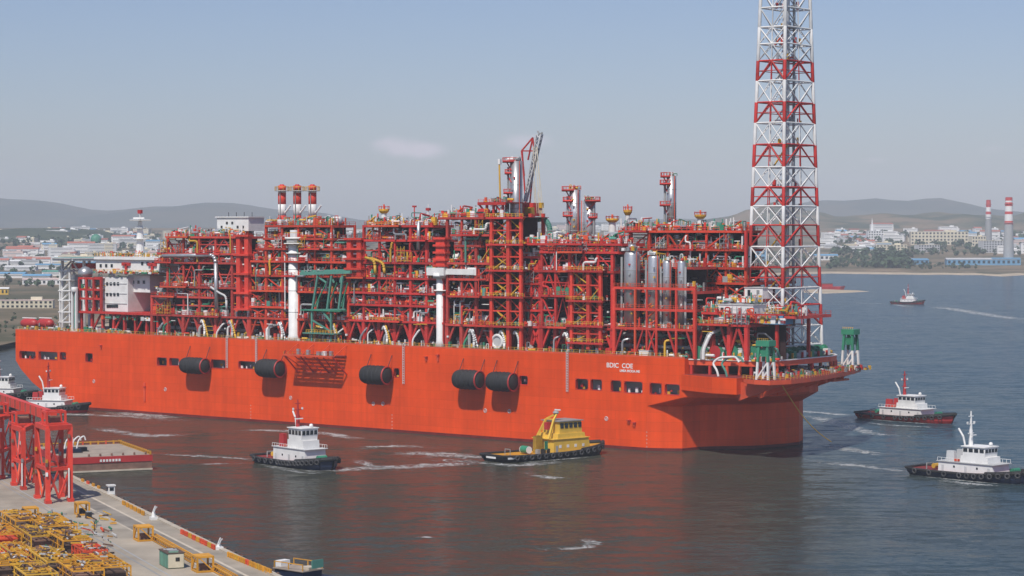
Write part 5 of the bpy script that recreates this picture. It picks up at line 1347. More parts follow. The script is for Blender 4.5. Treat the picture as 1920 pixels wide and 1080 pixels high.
bow = Thing('bow_deck_gear', 'green boxes, reels and valve gear crowded over the mooring ring', 'deck gear', (30, 20, 28.95))
random.seed(66)
for i in range(46):
    s, t = random.uniform(20, 39), random.uniform(6, 50); h = random.uniform(.8, 2.6)
    if random.random() < .6: bow.box('gear_case', (s, t, 28.95 + h / 2), (random.uniform(.8, 2.2), random.uniform(.8, 2.4), h), random.choice(['green', 'green', 'teal', 'red', 'white', 'yellow', 'grey']))
    else: bow.rod('hose_reel', (s, t - .7, 28.95 + h / 2), (s, t + .7, 28.95 + h / 2), h / 2, random.choice(['green', 'teal', 'orange_red', 'grey']))
for i in range(12):
    s, t = random.uniform(18, 38), random.uniform(6.5, 20); h = random.uniform(3, 7)
    pipe(bow, [(s, t, 28.95), (s, t, 28.95 + h), (s + random.uniform(2, 6), t, 29.4 + h), (s + random.uniform(3, 7), t + 1, 29)], random.uniform(.2, .45), random.choice(['green', 'green', 'teal', 'white', 'yellow']))
bb = MB(); fittings(bb, 16, 40, 5.5, 20, 28.95, 4, 14, True); bow.mb('small_fittings', bb, kind='stuff')
fg = Thing('cabin_front_gear', 'orange and red pipework crowding the front of the white deck cabin', 'pipework', (SPS(1385, 603, 5), 5.8, SPZ(1385, 605, 5)))
z0_ = SPZ(1385, 605, 5)
for i in range(16):
    s = SPS(1345, 600, 5) + random.uniform(0, 20); h = random.uniform(1.5, 5)
    pipe(fg, [(s, 6.2, z0_), (s, 6.2, z0_ + h), (s + random.uniform(-2.5, 2.5), 6.0, z0_ + h), (s + random.uniform(-3, 3), 5.8, z0_ + .3)], random.uniform(.1, .24), random.choice(['orange_red', 'red', 'yellow', 'teal', 'white', 'steel']))
bb = MB(); fittings(bb, SPS(1340, 600, 5), SPS(1465, 600, 5), 5.2, 7, z0_, 4, 7, True); fittings(bb, SPS(1345, 568, 8), SPS(1420, 568, 8), 7.5, 14, SPZ(1382, 567, 7), 3.5, 6, True); fg.mb('small_fittings', bb, kind='stuff')

# ------------------------------------------------------------------ flare tower
T = Thing('flare_tower', 'tall red and white banded lattice flare tower rising over the bow', 'tower', (30, 38, 28.9))
NEARL = (33.2, 26.5)                                       # near leg foot
zb = 28.9
ys = [662, 650, 614, 574, 541, 502, 463, 422, 386, 350, 312, 269, 228, 189, 148, 110, 78, 46, 9, -28, -62, -98]
bandk = ['white', 'white', 'red', 'white', 'red', 'white', 'red', 'white', 'red', 'white', 'red', 'white', 'red', 'white', 'red', 'pale_grey', 'white', 'pale_grey', 'white', 'pale_grey', 'white', 'red']
Zt = [max(zb, SPZ(1467, y, NEARL[1])) for y in ys]; Zt[0] = zb
cx, cy = NEARL[0] - 6.8, NEARL[1] + 12.2
def hw(z):
    f = (z - 30) / 115.0; k = 1 - .32 * f
    return 6.6 * k, 12.4 * (1 - .40 * f)
def leg(i, z):
    a, c = hw(z); return Vector((cx + (a if i in (0, 1) else -a), cy + (-c if i in (0, 3) else c), z))
for j, (z0, z1) in enumerate(zip(Zt, Zt[1:])):
    k = 'red' if bandk[j] == 'red' else bandk[j]
    zm = (z0 + z1) / 2
    for i in range(4):
        i2 = (i + 1) % 4
        T.rod('leg', leg(i, z0), leg(i, z1), .56, k)
        T.rod('ring_beam', leg(i, z1), leg(i2, z1), .26, 'white' if k != 'red' else 'red')
        m0 = (leg(i, z0) + leg(i2, z0)) / 2; m1 = (leg(i, z1) + leg(i2, z1)) / 2
        if k == 'red':
            T.rod('brace', leg(i, z0), m1, .26, k); T.rod('brace', leg(i2, z0), m1, .26, k); T.rod('cross_tie', (leg(i, z0) + leg(i, z1)) / 2, (leg(i2, z0) + leg(i2, z1)) / 2, .14, k)
        else:
            T.rod('brace', leg(i, z1), m0, .2, k); T.rod('brace', leg(i2, z1), m0, .2, k); (T.rod('brace', leg(i, z0), m1, .15, k), T.rod('brace', leg(i2, z0), m1, .15, k)) if j < 17 else None
        T.rod('mid_post', m0, m1, .16, k)
    if j % 2 == 0 and j > 1:
        a, c = hw(z1); T.box('landing', (cx + a * .25, cy - c * .2, z1), (a * .9, c * .8, .25), 'grey')
        T.bar('stair_flight', (cx - a * .5, cy - c * .3, z0), (cx + a * .5, cy - c * .3, z1), .6, random.choice(['yellow', 'pale_grey', 'orange_red']), .3)
bb = MB()
for z in Zt[2:-1]:
    for q in range(7):
        a, c = hw(z); x, y = cx + random.uniform(-.6, .6) * a, cy + random.uniform(-.6, .6) * c; h = random.uniform(.6, 2.6)
        bb.box((x, y, z + h / 2), (random.uniform(.2, 1.2), random.uniform(.2, .9), h), random.choice(['grey', 'pale_grey', 'steel', 'red', 'white', 'yellow']))
T.mb('small_fittings', bb, kind='stuff')
for q, (dx, dy, r, k) in enumerate(((.5, .5, .7, 'steel'), (2, 2, .45, 'grey'), (-1.2, 1.5, .5, 'steel'), (.8, -2.5, .3, 'white'))):
    T.rod('flare_pipe', (cx + dx, cy + dy, zb), (cx + dx, cy + dy, Zt[-1] + 4), r, k)
T.rod('flare_tip', (cx + .5, cy + .5, Zt[-1] + 3), (cx + .5, cy + .5, Zt[-1] + 9), 1.1, 'dark')
T.box('top_platform', (cx, cy, Zt[-1]), (2 * hw(Zt[-1])[0] + 2, 2 * hw(Zt[-1])[1] + 2, .4), 'deck_red')

# ================================================================== TUGS
def tug(label, px, py, L, W, head, hullk, housek, mastk, deckk='deck_red', belt='rubber', lowk=None, xh=.04, mast_h=9.5, funnels=True, style='std', tyres=16, bow_red=False, hs=1.0):
    c = G(px, py, 0)
    T = Thing('tug_boat', label, 'tug', (c.x, c.y, 0), I4, 'tugs attending the production ship', head)
    M = T.loc
    n = 17
    def half(f):                                       # plan form: full stern, round bow
        if f < .12: return .80 + .20 * math.sin(f / .12 * math.pi / 2)
        if f > .62: return max(.0, 1 - ((f - .62) / .38) ** 2.4) ** .6
        return 1.0
    def sheer(f): return 2.0 + 1.5 * max(0, (f - .5) / .5) ** 1.6 + .25 * max(0, (.2 - f) / .2)
    st = []
    for i in range(n):
        f = i / (n - 1); x = -L / 2 + L * f; w = W / 2 * max(.06, half(f)); zd = sheer(f)
        rake = -2.2 * max(0, (f - .75) / .25) ** 2
        rs = 2.4 * max(0, (.15 - f) / .15) ** 1.5
        st.append((x, w, zd, rake, rs))
    b = MB()
    def ringp(x, w, zd, rake, rs):
        return [M @ Vector(p) for p in ((x, -w, zd), (x + rake * .3 + rs * .1, -w * .97, 1.0), (x + rake * .6 + rs * .4, -w * .88, .05), (x + rake + rs, -w * .7, -.8), (x + rake + rs, w * .7, -.8), (x + rake * .6 + rs * .4, w * .88, .05), (x + rake * .3 + rs * .1, w * .97, 1.0), (x, w, zd))]
    rr = [ringp(*q) for q in st]
    for i in range(n - 1):
        for j in range(7):
            kk = hullk if (j in (0, 6)) else (lowk or hullk)
            if bow_red and i > n * .55: kk = 'tug_red'
            b.poly([rr[i][j], rr[i][j + 1], rr[i + 1][j + 1], rr[i + 1][j]], [(3, 2, 1, 0)], kk)
    b.poly(rr[0], [tuple(range(8))], hullk)
    T.mb('hull', b)
    b = MB()
    for i in range(n - 1):
        b.poly([M @ Vector((st[i][0], -st[i][1] * .97, st[i][2] - .5)), M @ Vector((st[i + 1][0], -st[i + 1][1] * .97, st[i + 1][2] - .5)), M @ Vector((st[i + 1][0], st[i + 1][1] * .97, st[i + 1][2] - .5)), M @ Vector((st[i][0], st[i][1] * .97, st[i][2] - .5))], [(0, 1, 2, 3)], deckk)
    T.mb('deck', b)
    edge = [M @ Vector((q[0], -q[1] - .1, q[2] - .25)) for q in st] + [M @ Vector((q[0], q[1] + .1, q[2] - .25)) for q in reversed(st)]
    b = MB(); b.tube(edge + [edge[0]], .38, belt, n=7); T.mb('belt_fender', b)
    b = MB()
    for i in range(11, n - 1):
        for sg in (-1, 1): b.cyl(M @ Vector((st[i][0], sg * (st[i][1] + .15), st[i][2] - .1)), M @ Vector((st[i + 1][0], sg * (st[i + 1][1] + .15), st[i + 1][2] - .1)), .62, belt, n=8)
    T.mb('bow_fender', b)
    def loc(f, sg, z): 
        i = min(n - 2, int(f * (n - 1))); u = f * (n - 1) - i; q0, q1 = st[i], st[i + 1]
        return M @ Vector((q0[0] + (q1[0] - q0[0]) * u, sg * (q0[1] + (q1[1] - q0[1]) * u + (.8 if f > .6 else .45)), q0[2] + (q1[2] - q0[2]) * u + z)), q1[1] - q0[1], q1[0] - q0[0]
    for sg in (-1, 1):
        for i in range(tyres):
            f = .10 + .82 * i / (tyres - 1)
            if style == 'std' and f < .45 and i % 2: continue
            p, dw, dx = loc(f, sg, -.75); nv = M.to_3x3() @ Vector((-dw, sg * dx, 0)).normalized()
            T.put('tyre', unit('tyre', 'tyre_rubber'), Matrix.Translation(p) @ nv.to_track_quat('Z', 'Y').to_matrix().to_4x4() @ Matrix.Diagonal((1.75, 1.75, 1.4, 1)))
    def P(x, y, z): return M @ Vector((x, y, z))
    def hb(nm, x, y, z, dx, dy, dz, k, parent=None): return T.put(nm, unit('box', k), M @ Matrix.Translation((x, y, z)) @ Matrix.Diagonal((dx, dy, dz, 1)), parent)
    def house_mesh(nm, x0, x1, w, z0, z1, k, front=0.0, back=0.0, inset=0.0):
        b = MB(); p = [P(x0, -w / 2, z0), P(x1, -w / 2, z0), P(x1, w / 2, z0), P(x0, w / 2, z0), P(x0 + back, -w / 2 + inset, z1), P(x1 - front, -w / 2 + inset, z1), P(x1 - front, w / 2 - inset, z1), P(x0 + back, w / 2 - inset, z1)]
        b.poly(p, [(0, 1, 5, 4), (1, 2, 6, 5), (2, 3, 7, 6), (3, 0, 4, 7), (4, 5, 6, 7)], k); return T.mb(nm, b)
    xc = L * xh; z0 = 1.5
    if style == 'std':
        house_mesh('deckhouse', xc - L * .24, xc + L * .22, W * .66, z0, z0 + 3.0 * hs, housek, .5, .2)
        hb('boat_deck', xc - L * .01, 0, z0 + 3.05 * hs, L * .48, W * .72, .15, 'pale_grey')
        house_mesh('upper_house', xc - L * .07, xc + L * .16, W * .5, z0 + 3.1 * hs, z0 + 4.9 * hs, housek, .2, .1)
        wz = z0 + 4.9 * hs; x0w, x1w, ww = xc - L * .05, xc + L * .13, W * .5
        house_mesh('wheelhouse', x0w, x1w, ww, wz, wz + 2.6 * hs, housek, -.25, 0, -.1)
        hb('wheelhouse_roof', (x0w + x1w) / 2, 0, wz + 2.6 * hs + .1, x1w - x0w + .8, ww + .8, .22, housek)
        for i in range(4):
            y = -ww / 2 + ww * (i + .5) / 4; hb('window', x1w + .13, y, wz + 1.7 * hs, .16, ww / 4 * .78, 1.0 * hs, 'glass')
        for sg in (-1, 1):
            for i in range(4):
                x = x0w + (x1w - x0w) * (i + .5) / 4; hb('window', x, sg * (ww / 2 + .06), wz + 1.7 * hs, (x1w - x0w) / 4 * .74, .16, 1.0 * hs, 'glass')
            for i in range(5):
                x = xc - L * .2 + L * .38 * i / 4; hb('porthole' if i % 2 else 'door', x, sg * W * .332, z0 + (1.8 if i % 2 else 1.2), .55 if i % 2 else .8, .12, .55 if i % 2 else 1.8, 'glass' if i % 2 else 'pale_grey')
        if funnels:
            for sg in (-1, 1):
                f = house_mesh('funnel', xc - L * .19, xc - L * .12, W * .001 + 1.3, z0 + 3.1 * hs, z0 + 6.0 * hs, mastk if mastk != 'white' else 'pale_grey', .2, .2, .1)
                f.matrix_basis = f.matrix_basis @ Matrix.Translation((0, 0, 0)); f.location = f.location + Vector((0, sg * W * .2, 0))
        mz = wz + 2.6 * hs + .2; mx = x0w + .6
        b = MB(); b.cyl(P(mx, 0, z0 + 4.9 * hs), P(mx, 0, mz + mast_h * .45), .75, mastk, .5, n=8); b.cyl(P(mx, 0, mz + mast_h * .45), P(mx, 0, mz + mast_h), .42, mastk, .18, n=8); T.mb('mast', b)
        for f, w_ in ((.35, 2.6), (.62, 3.4), (.85, 2.0)): hb('mast_yard', mx, 0, mz + mast_h * f, .3, w_, .22, mastk)
        hb('radar_scanner', mx + .9, 0, mz + mast_h * .3, .3, 2.4, .28, 'white')
        for sg in (-1, 1): hb('mast_lamp', mx, sg * 1.6, mz + mast_h * .66, .4, .4, .6, 'white')
        b = MB(); b.lathe(tuple(P(x1w - 1, W * .12, wz + 2.6 * hs + .3)), [(.45, 0), (.6, .4), (.45, .85), (.1, 1.0)], 'white', n=10); T.mb('satellite_dome', b, smooth=True)
        b = MB(); b.tube([P(xc - L * .1, W * .15, z0 + 5), P(xc - L * .13, W * .15, mz + 2), P(xc - L * .17, W * .15, mz + 4.2)], .28, 'white', n=6); T.mb('fire_monitor', b)
        b = MB()
        for i in range(15):
            x = xc - L * .24 + L * .46 * i / 14
            for sg in (-1, 1): b.box(tuple(P(x, sg * W * .35, z0 + 3.0 * hs + .6)), (.09, .09, 1.0), 'white')
        for sg in (-1, 1): b.bar(P(xc - L * .24, sg * W * .35, z0 + 3.0 * hs + 1.1), P(xc + L * .22, sg * W * .35, z0 + 3.0 * hs + 1.1), .09, 'white')
        T.mb('railing', b)
        b = MB(); b.cyl(P(L * .33, -1.5, 3.1), P(L * .33, 1.5, 3.1), .8, 'green', n=12); b.box((0, 0, 0), (1, 1, 1), 'grey', M @ Matrix.Translation((L * .33, 0, 2.4)) @ Matrix.Diagonal((2.4, 3.6, .6, 1))); T.mb('bow_winch', b)
        b = MB(); b.cyl(P(-L * .33, -1.1, 2.6), P(-L * .33, 1.1, 2.6), .7, 'yellow' if hullk == 'navy' else 'green', n=12); b.bar(P(-L * .38, -1.6, 1.6), P(-L * .38, -1.6, 3.2), .3, 'grey'); b.bar(P(-L * .38, 1.6, 1.6), P(-L * .38, 1.6, 3.2), .3, 'grey'); b.bar(P(-L * .38, -1.6, 3.2), P(-L * .38, 1.6, 3.2), .3, 'grey'); T.mb('tow_gear', b)
        hb('life_raft', xc - L * .1, -W * .24, z0 + 3.0 * hs + .6, 1.4, .7, .7, 'orange_red'); hb('life_raft', xc - L * .1, W * .24, z0 + 3.0 * hs + .6, 1.4, .7, .7, 'white')
    else:                                              # yellow work tug: long open aft deck, frame mast
        house_mesh('deckhouse', -L * .04, L * .30, W * .74, z0, z0 + 4.2, housek, .9, .2)
        hb('boat_deck', L * .12, 0, z0 + 4.25, L * .34, W * .78, .16, housek)
        wz = z0 + 4.3; x0w, x1w, ww = L * .03, L * .235, W * .62
        house_mesh('bridge_deck', x0w - 1.2, x1w + 1.0, W * .7, wz, wz + 1.5, housek, .4, .2, .1); wz += 1.5
        house_mesh('wheelhouse', x0w, x1w, ww, wz, wz + 3.6, housek, .3, .1, .15)
        hb('wheelhouse_roof', (x0w + x1w) / 2, 0, wz + 3.7, x1w - x0w + .9, ww + .6, .25, 'grey')
        for sg in (-1, 1):
            for i in range(5): hb('window', x0w + (x1w - x0w) * (i + .5) / 5, sg * (ww / 2 - .02), wz + 2.4, (x1w - x0w) / 5 * .66, .2, 1.5, 'glass')
            for i in range(4): hb('porthole', L * (.02 + .07 * i), sg * (W * .37 + .03), z0 + 2.0, .9, .1, .9, 'white')
            hb('door', -L * .01, sg * (W * .37 + .03), z0 + 1.3, .9, .1, 2.0, 'grey')
        for i in range(4): hb('window', x1w - .05, -ww / 2 + ww * (i + .5) / 4, wz + 2.4, .25, ww / 4 * .7, 1.4, 'glass')
        for sg in (-1, 1):
            T.bar('frame_mast_leg', P(-L * .05, sg * W * .22, z0 + 4.2), P(L * .02, sg * W * .14, wz + 4.2), .6, housek); T.bar('frame_mast_leg', P(L * .02, sg * W * .14, wz + 4.2), P(L * .075, sg * .3, wz + 5.6), .5, housek)
            f = house_mesh('funnel', -L * .12, -L * .06, 1.6, z0 - .2, z0 + 5.2, housek, .1, .1, .05); f.location = f.location + M.to_3x3() @ Vector((0, 0, 0))
        T.bar('frame_mast_bar', P(L * .02, -W * .14, wz + 4.2), P(L * .02, W * .14, wz + 4.2), .4, housek)
        hb('funnel_panel', -L * .09, -W * .30, z0 + 2.6, 1.2, .2, 2.6, 'green')
        b = MB(); b.lathe(tuple(P(L * .075, 0, wz + 5.6)), [(.5, 0), (1.0, .4), (.7, 1.0), (.2, 1.2)], 'grey', n=10); T.mb('mast_head', b)
        hb('radar_scanner', L * .09, 0, wz + 6.9, .3, 2.6, .3, 'white')
        b = MB(); b.lathe(tuple(P(L * .25, 0, z0 + 4.3)), [(.5, 0), (.9, .8), (.8, 1.6), (.2, 2.1)], 'white', n=10); T.mb('radar_dome', b, smooth=True)
        hb('red_raft', L * .0, 0, wz + 2.2, 1.6, 1.6, 2.2, 'tug_red')
        b = MB(); b.cyl(P(-L * .2, -1.4, 2.9), P(-L * .2, 1.4, 2.9), 1.1, 'green', n=12); T.mb('tow_winch', b)
        for sg in (-1, 1): T.put('winch_flange', unit('cyl', 'white'), M @ Matrix.Translation((-L * .2, sg * 1.6, 2.8)) @ Matrix.Rotation(math.pi / 2, 4, 'X') @ Matrix.Diagonal((2.2, 2.2, .3, 1)))
        b = MB()
        for sg in (-1, 1): b.bar(P(-L * .36, sg * 1.2, 1.5), P(-L * .36, sg * 1.2, 3.4), .2, 'grey')
        b.bar(P(-L * .36, -1.2, 3.4), P(-L * .36, 1.2, 3.4), .2, 'grey'); T.mb('tow_arch', b)
        hb('name_board', -L * .505, 0, 1.35, .15, W * .34, .55, 'white')
        hb('name_board', -L * .44, -W * .485, 1.35, 3.0, .12, .55, 'white')
        for i in range(4): hb('deck_box', L * (-.14 + .05 * i), -W * .2, z0 + .7, 1.1, 1.1, 1.4, random.choice(['grey', 'rust', 'dark']))
    return T
TUGS = {}
random.seed(3)
def hd(x0, y0, x1, y1): 
    a, c = G(x0, y0), G(x1, y1); return math.atan2(c.y - a.y, c.x - a.x)
TUGS['navy'] = tug('navy hulled tug with white wheelhouse and red mast in mid basin', 559, 873, 36, 11.2, hd(496, 865, 624, 883), 'navy', 'white', 'tug_red', tyres=20, xh=.03, hs=1.3, mast_h=8)
TUGS['work'] = tug('yellow work tug with long open aft deck pushing at the orange hull', 1027, 857, 44, 13, hd(920, 866, 1130, 848), 'black_hull', 'tug_yellow', 'tug_yellow', 'frame_yellow', style='work', tyres=14)
TUGS['red'] = tug('red and black hulled white tug with a tall red mast off the bow', 1702, 788, 41, 12, hd(1612, 783, 1792, 797), 'tug_red', 'white', 'tug_red', xh=.0, mast_h=8.5, bow_red=True, tyres=14)
TUGS['white'] = tug('navy hulled white tug with a white mast nearest the open water', 1828, 897, 40, 12, hd(1728, 889, 1935, 909), 'navy', 'white', 'white', xh=.0, mast_h=9.5, tyres=14)
TUGS['far'] = tug('distant white tug with red mast crossing the open water', 1702, 570, 31, 10, R(-22), 'tug_red', 'white', 'tug_red', mast_h=9, tyres=12)
TUGS['stern'] = tug('dark red tug with white house pushing at the stern', 90, 772, 34, 11, R(-14), 'black_hull', 'white', 'tug_red', lowk='tug_red', tyres=14)
tug('white tug farther back, beside the dark red tug at the stern', -3, 748, 34, 11, R(-14), 'black_hull', 'white', 'tug_red', tyres=12)

# red workboat at the spit
p = G(1556, 543, 0)
T = Thing('workboat', 'small dark red workboat lying by the sand spit', 'boat', (p.x, p.y, 0), I4, None, R(-5)); M = T.loc
b = MB(); b.poly([M @ Vector(q) for q in ((-13, -3, -.4), (11, -3, -.4), (15, 0, -.4), (11, 3, -.4), (-13, 3, -.4), (-14, -3.6, 3.2), (12, -3.6, 3.6), (17, 0, 4.2), (12, 3.6, 3.6), (-14, 3.6, 3.2))], [(0, 1, 6, 5), (1, 2, 7, 6), (2, 3, 8, 7), (3, 4, 9, 8), (4, 0, 5, 9), (5, 6, 7, 8, 9)], 'tug_red'); T.mb('hull', b)
T.put('cabin', unit('box', 'tug_red'), M @ Matrix.Translation((-3, 0, 5)) @ Matrix.Diagonal((12, 5, 3.2, 1))); T.put('roof', unit('box', 'rust'), M @ Matrix.Translation((-3, 0, 6.8)) @ Matrix.Diagonal((13, 6, .3, 1)))

# ------------------------------------------------------------------ deck barge at the quay end
c0, c1 = G(285, 881, 0), G(118, 888.5, 0)
d = (c0 - c1).normalized(); nrm = Vector((-d.y, d.x, 0)); L_ = (c0 - c1).length
far = G(232, 833, 4.5)
Wb = 36.0
B = Matrix(((d.x, nrm.x, 0, c1.x), (d.y, nrm.y, 0, c1.y), (0, 0, 1, 0), (0, 0, 0, 1)))
T = Thing('deck_barge', 'flat red deck barge with rusty lower side moored beyond the gantries', 'barge', (L_ / 2, Wb / 2, 0), B)
b = MB(); b.box((L_ / 2, Wb / 2, .9), (L_, Wb, 3.4), 'rust'); T.mb('lower_hull', b)
b = MB(); b.box((L_ / 2, Wb / 2, 3.5), (L_ + .3, Wb + .3, 1.8), 'tug_red'); T.mb('upper_hull', b)
T.box('deck', (L_ / 2, Wb / 2, 4.44), (L_ - .8, Wb - .8, .1), 'barge_deck')
T.box('wear_strip', (L_ / 2, -.2, .35), (L_ + .2, .25, .45), 'concrete_pale')
b = MB()
for i in range(16): b.box((L_ - .5, Wb * i / 15, 5.0), (.5, .5, 1.1), 'frame_yellow')
b.bar((L_ - .5, 0, 5.3), (L_ - .5, Wb, 5.3), .3, 'frame_yellow'); b.bar((0, Wb - .5, 5.3), (L_, Wb - .5, 5.3), .3, 'frame_yellow')
for i in range(12): b.box((L_ * i / 11, Wb - .5, 5.0), (.5, .4, 1.1), 'orange_red' if i % 3 == 0 else 'frame_yellow')
T.mb('guard_rail', b)
for i in range(6): T.rod('bollard', (L_ - 1.6 - i * 3.3, 1, 4.4), (L_ - 1.6 - i * 3.3, 1, 5.2), .3, 'rust')
for (x, y, dx, dy, k) in ((L_ * .18, 14, 7, 3, 'navy'), (L_ * .32, 17, 5, 2.4, 'dark'), (L_ * .1, 24, 4, 3, 'rust')):
    q = Thing('deck_cargo', {'navy': 'dark blue flat machine with white booms on the barge deck', 'dark': 'dark steel beam pile on the barge deck', 'rust': 'rusty steel pile at the inner end of the barge deck'}[k], 'machine', (x, y, 4.5), B)
    q.box('body', (x, y, 5.1), (dx, dy, 1.2), k); q.box('skid', (x, y, 4.6), (dx + 1, dy + .4, .25), 'dark')
    if k == 'navy':
        for e in (-1, 1.2, 2.6): bb = MB(); bb.tube(bend([(x + e, y, 5.6), (x + e + .5, y, 8.2), (x + e + 2.2, y, 9.4), (x + e + 2.6, y, 8.0)], 1), .22, 'white', n=6); q.mb('boom', bb)
s_ = [(L_ * .42 + i * .9, -.32, 3.3) for i in range(7)]
for p_ in s_: T.box('side_lettering', p_, (.6, .06, .7), 'white')

# ================================================================== THE QUAY
QZ = 5.0
e0, e1 = G(137, 893, QZ), G(524, 1080, QZ)
qd = (e1 - e0).normalized(); ql = Vector((qd.y, -qd.x, 0))           # along the edge towards the camera; landward
Q = Matrix(((qd.x, ql.x, 0, e0.x), (qd.y, ql.y, 0, e0.y), (0, 0, 1, QZ), (0, 0, 0, 1)))
if ql.x > 0: ql = -ql; Q = Matrix(((qd.x, ql.x, 0, e0.x), (qd.y, ql.y, 0, e0.y), (0, 0, 1, QZ), (0, 0, 0, 1)))
Qi = Q.inverted()
def QP(x, y, h=0.0): return Qi @ G(x, y, QZ + h)
QL = 620.0
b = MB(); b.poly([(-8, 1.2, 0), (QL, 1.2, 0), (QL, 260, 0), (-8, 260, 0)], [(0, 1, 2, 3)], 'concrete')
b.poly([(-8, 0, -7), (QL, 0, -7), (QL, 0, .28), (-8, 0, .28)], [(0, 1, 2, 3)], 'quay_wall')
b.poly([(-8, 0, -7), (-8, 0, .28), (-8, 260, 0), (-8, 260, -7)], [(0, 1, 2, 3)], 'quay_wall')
b.box((QL / 2 - 4, .6, .14), (QL + 8, 1.25, .28), 'concrete_pale')
o = single('quay', b, Q, kind='structure')
for (y, w, k) in ((5.9, 4.2, 'lane'), (5.2, .7, 'concrete_pale'), (10.2, .5, 'concrete_pale'), (18.5, .35, 'grey'), (20.2, .35, 'grey')):
    b = MB(); b.poly([(-8, y, .006), (QL, y, .006), (QL, y + w, .006), (-8, y + w, .006)], [(0, 1, 2, 3)], k); single('crane_rail' if k == 'grey' else 'pavement_strip', b, Q, kind='structure')
random.seed(29)
for i in range(34):                                                     # tyre fenders down the quay face
    x = i * 6 + 1
    T = Thing('quay_fender', 'black rubber fender on the quay face', 'fender', (x, -.35, -.6), Q, 'rubber fenders on the quay face')
    T.box('pad', (x, -.3, -.7), (1.0, .6, 2.0), 'rubber'); T.box('chain_plate', (x, -.1, .2), (.8, .3, .5), 'rust')
def bollard(px, py, kind):
    p = QP(px, py)
    labs = {'hut': 'white sentry box on the quay edge', 'cap': 'white mooring hook unit on the quay edge', 'small': 'small white mooring post between the orange barriers'}
    T = Thing('mooring_hook' if kind != 'hut' else 'sentry_box', labs[kind], 'mooring post' if kind != 'hut' else 'hut', (p.x, p.y, 0), Q)
    if kind == 'hut':
        T.box('wall', (p.x, p.y, 1.2), (1.6, 1.6, 2.0), 'white'); T.box('roof', (p.x, p.y, 2.35), (2.0, 2.0, .3), 'white'); T.box('window', (p.x + .82, p.y, 1.5), (.1, 1.0, .8), 'glass'); T.box('window', (p.x, p.y + .82, 1.5), (1.0, .1, .8), 'glass'); T.box('plinth', (p.x, p.y, .12), (1.8, 1.8, .24), 'grey')
    else:
        h = 1.0 if kind == 'small' else 1.7
        T.box('base', (p.x, p.y, .3), (1.9, 1.5, .6), 'white'); bb = MB(); bb.cyl((p.x, p.y, .5), (p.x, p.y, h), .5, 'white', .35, n=10); T.mb('pillar', bb)
        for e in (-.5, .5): bb = MB(); bb.tube([(p.x + e, p.y, h), (p.x + e, p.y - .3, h + .8), (p.x + e * 1.5, p.y - .6, h + 1.2)], .14, 'pale_grey', n=6); T.mb('hook', bb)
bollard(208, 928, 'hut'); bollard(288, 974, 'cap'); bollard(410, 1030, 'small')
# orange and yellow barriers along the edge
bi = 0
for (x0, y0, x1, y1, n, kk) in ((342, 1002, 400, 1030, 9, 'orange_red'), (430, 1045, 505, 1076, 12, 'frame_yellow'), (232, 947, 268, 966, 6, 'frame_yellow'), (155, 905, 185, 918, 4, 'frame_yellow')):
    for i in range(n):
        p = QP(x0 + (x1 - x0) * i / (n - 1), y0 + (y1 - y0) * i / (n - 1)); k = kk if random.random() < .6 else random.choice(['orange_red', 'frame_yellow', 'yellow'])
        T = Thing('edge_barrier', {'orange_red': 'orange red steel barrier block along the quay edge', 'frame_yellow': 'yellow steel barrier block along the quay edge', 'yellow': 'mustard steel barrier block along the quay edge'}[k], 'barrier', (p.x, p.y, 0), Q, {'orange_red': 'orange barriers on the quay edge', 'frame_yellow': 'yellow barriers on the quay edge', 'yellow': 'mustard barriers on the quay edge'}[k])
        for e in (-.7, .7): T.box('post', (p.x + e, p.y, .5), (.22, .5, 1.0), k)
        for z in (.35, .85): T.box('board', (p.x, p.y, z), (1.9, .22, .34), k)
# yellow cube frames and lattice beams lying on the quay
def cube_frame(px, py, a, h, label, dark=False):
    p = QP(px, py); T = Thing('lifting_frame', label, 'frame', (p.x, p.y, 0), Q)
    w = .34
    for sx in (-1, 1):
        for sy in (-1, 1): T.bar('post', (p.x + sx * a, p.y + sy * a * .8, 0), (p.x + sx * a, p.y + sy * a * .8, h), w, 'frame_yellow')
    for z in (.2, h - .17):
        for sy in (-1, 1): T.bar('rail', (p.x - a, p.y + sy * a * .8, z), (p.x + a, p.y + sy * a * .8, z), w * .95, 'frame_yellow')
        for sx in (-1, 1): T.bar('rail', (p.x + sx * a, p.y - a * .8, z), (p.x + sx * a, p.y + a * .8, z), w * .95, 'frame_yellow')
    T.box('top_plate', (p.x, p.y, h - .05), (2 * a, 1.6 * a, .1), 'frame_yellow')
    T.bar('brace', (p.x - a, p.y + a * .8, .3), (p.x + a * .2, p.y + a * .8, h - .3), .22, 'frame_yellow'); T.bar('brace', (p.x + a, p.y - a * .8, .3), (p.x + a, p.y + a * .6, h - .3), .22, 'frame_yellow')
    T.box('load', (p.x, p.y, .8), (a * .9, a * .8, 1.2), 'rust' if not dark else 'dark')
cube_frame(269, 1013, 1.9, 3.1, 'yellow cube frame at the start of the lattice beam on the quay')
cube_frame(380, 1071, 1.9, 3.1, 'yellow cube frame beside the green cabin on the quay')
cube_frame(154, 965, 1.6, 2.9, 'yellow cube frame near the gantry legs with a dark machine in it', True)
cube_frame(57, 974, 1.7, 2.8, 'yellow cube frame behind the racks of steelwork')
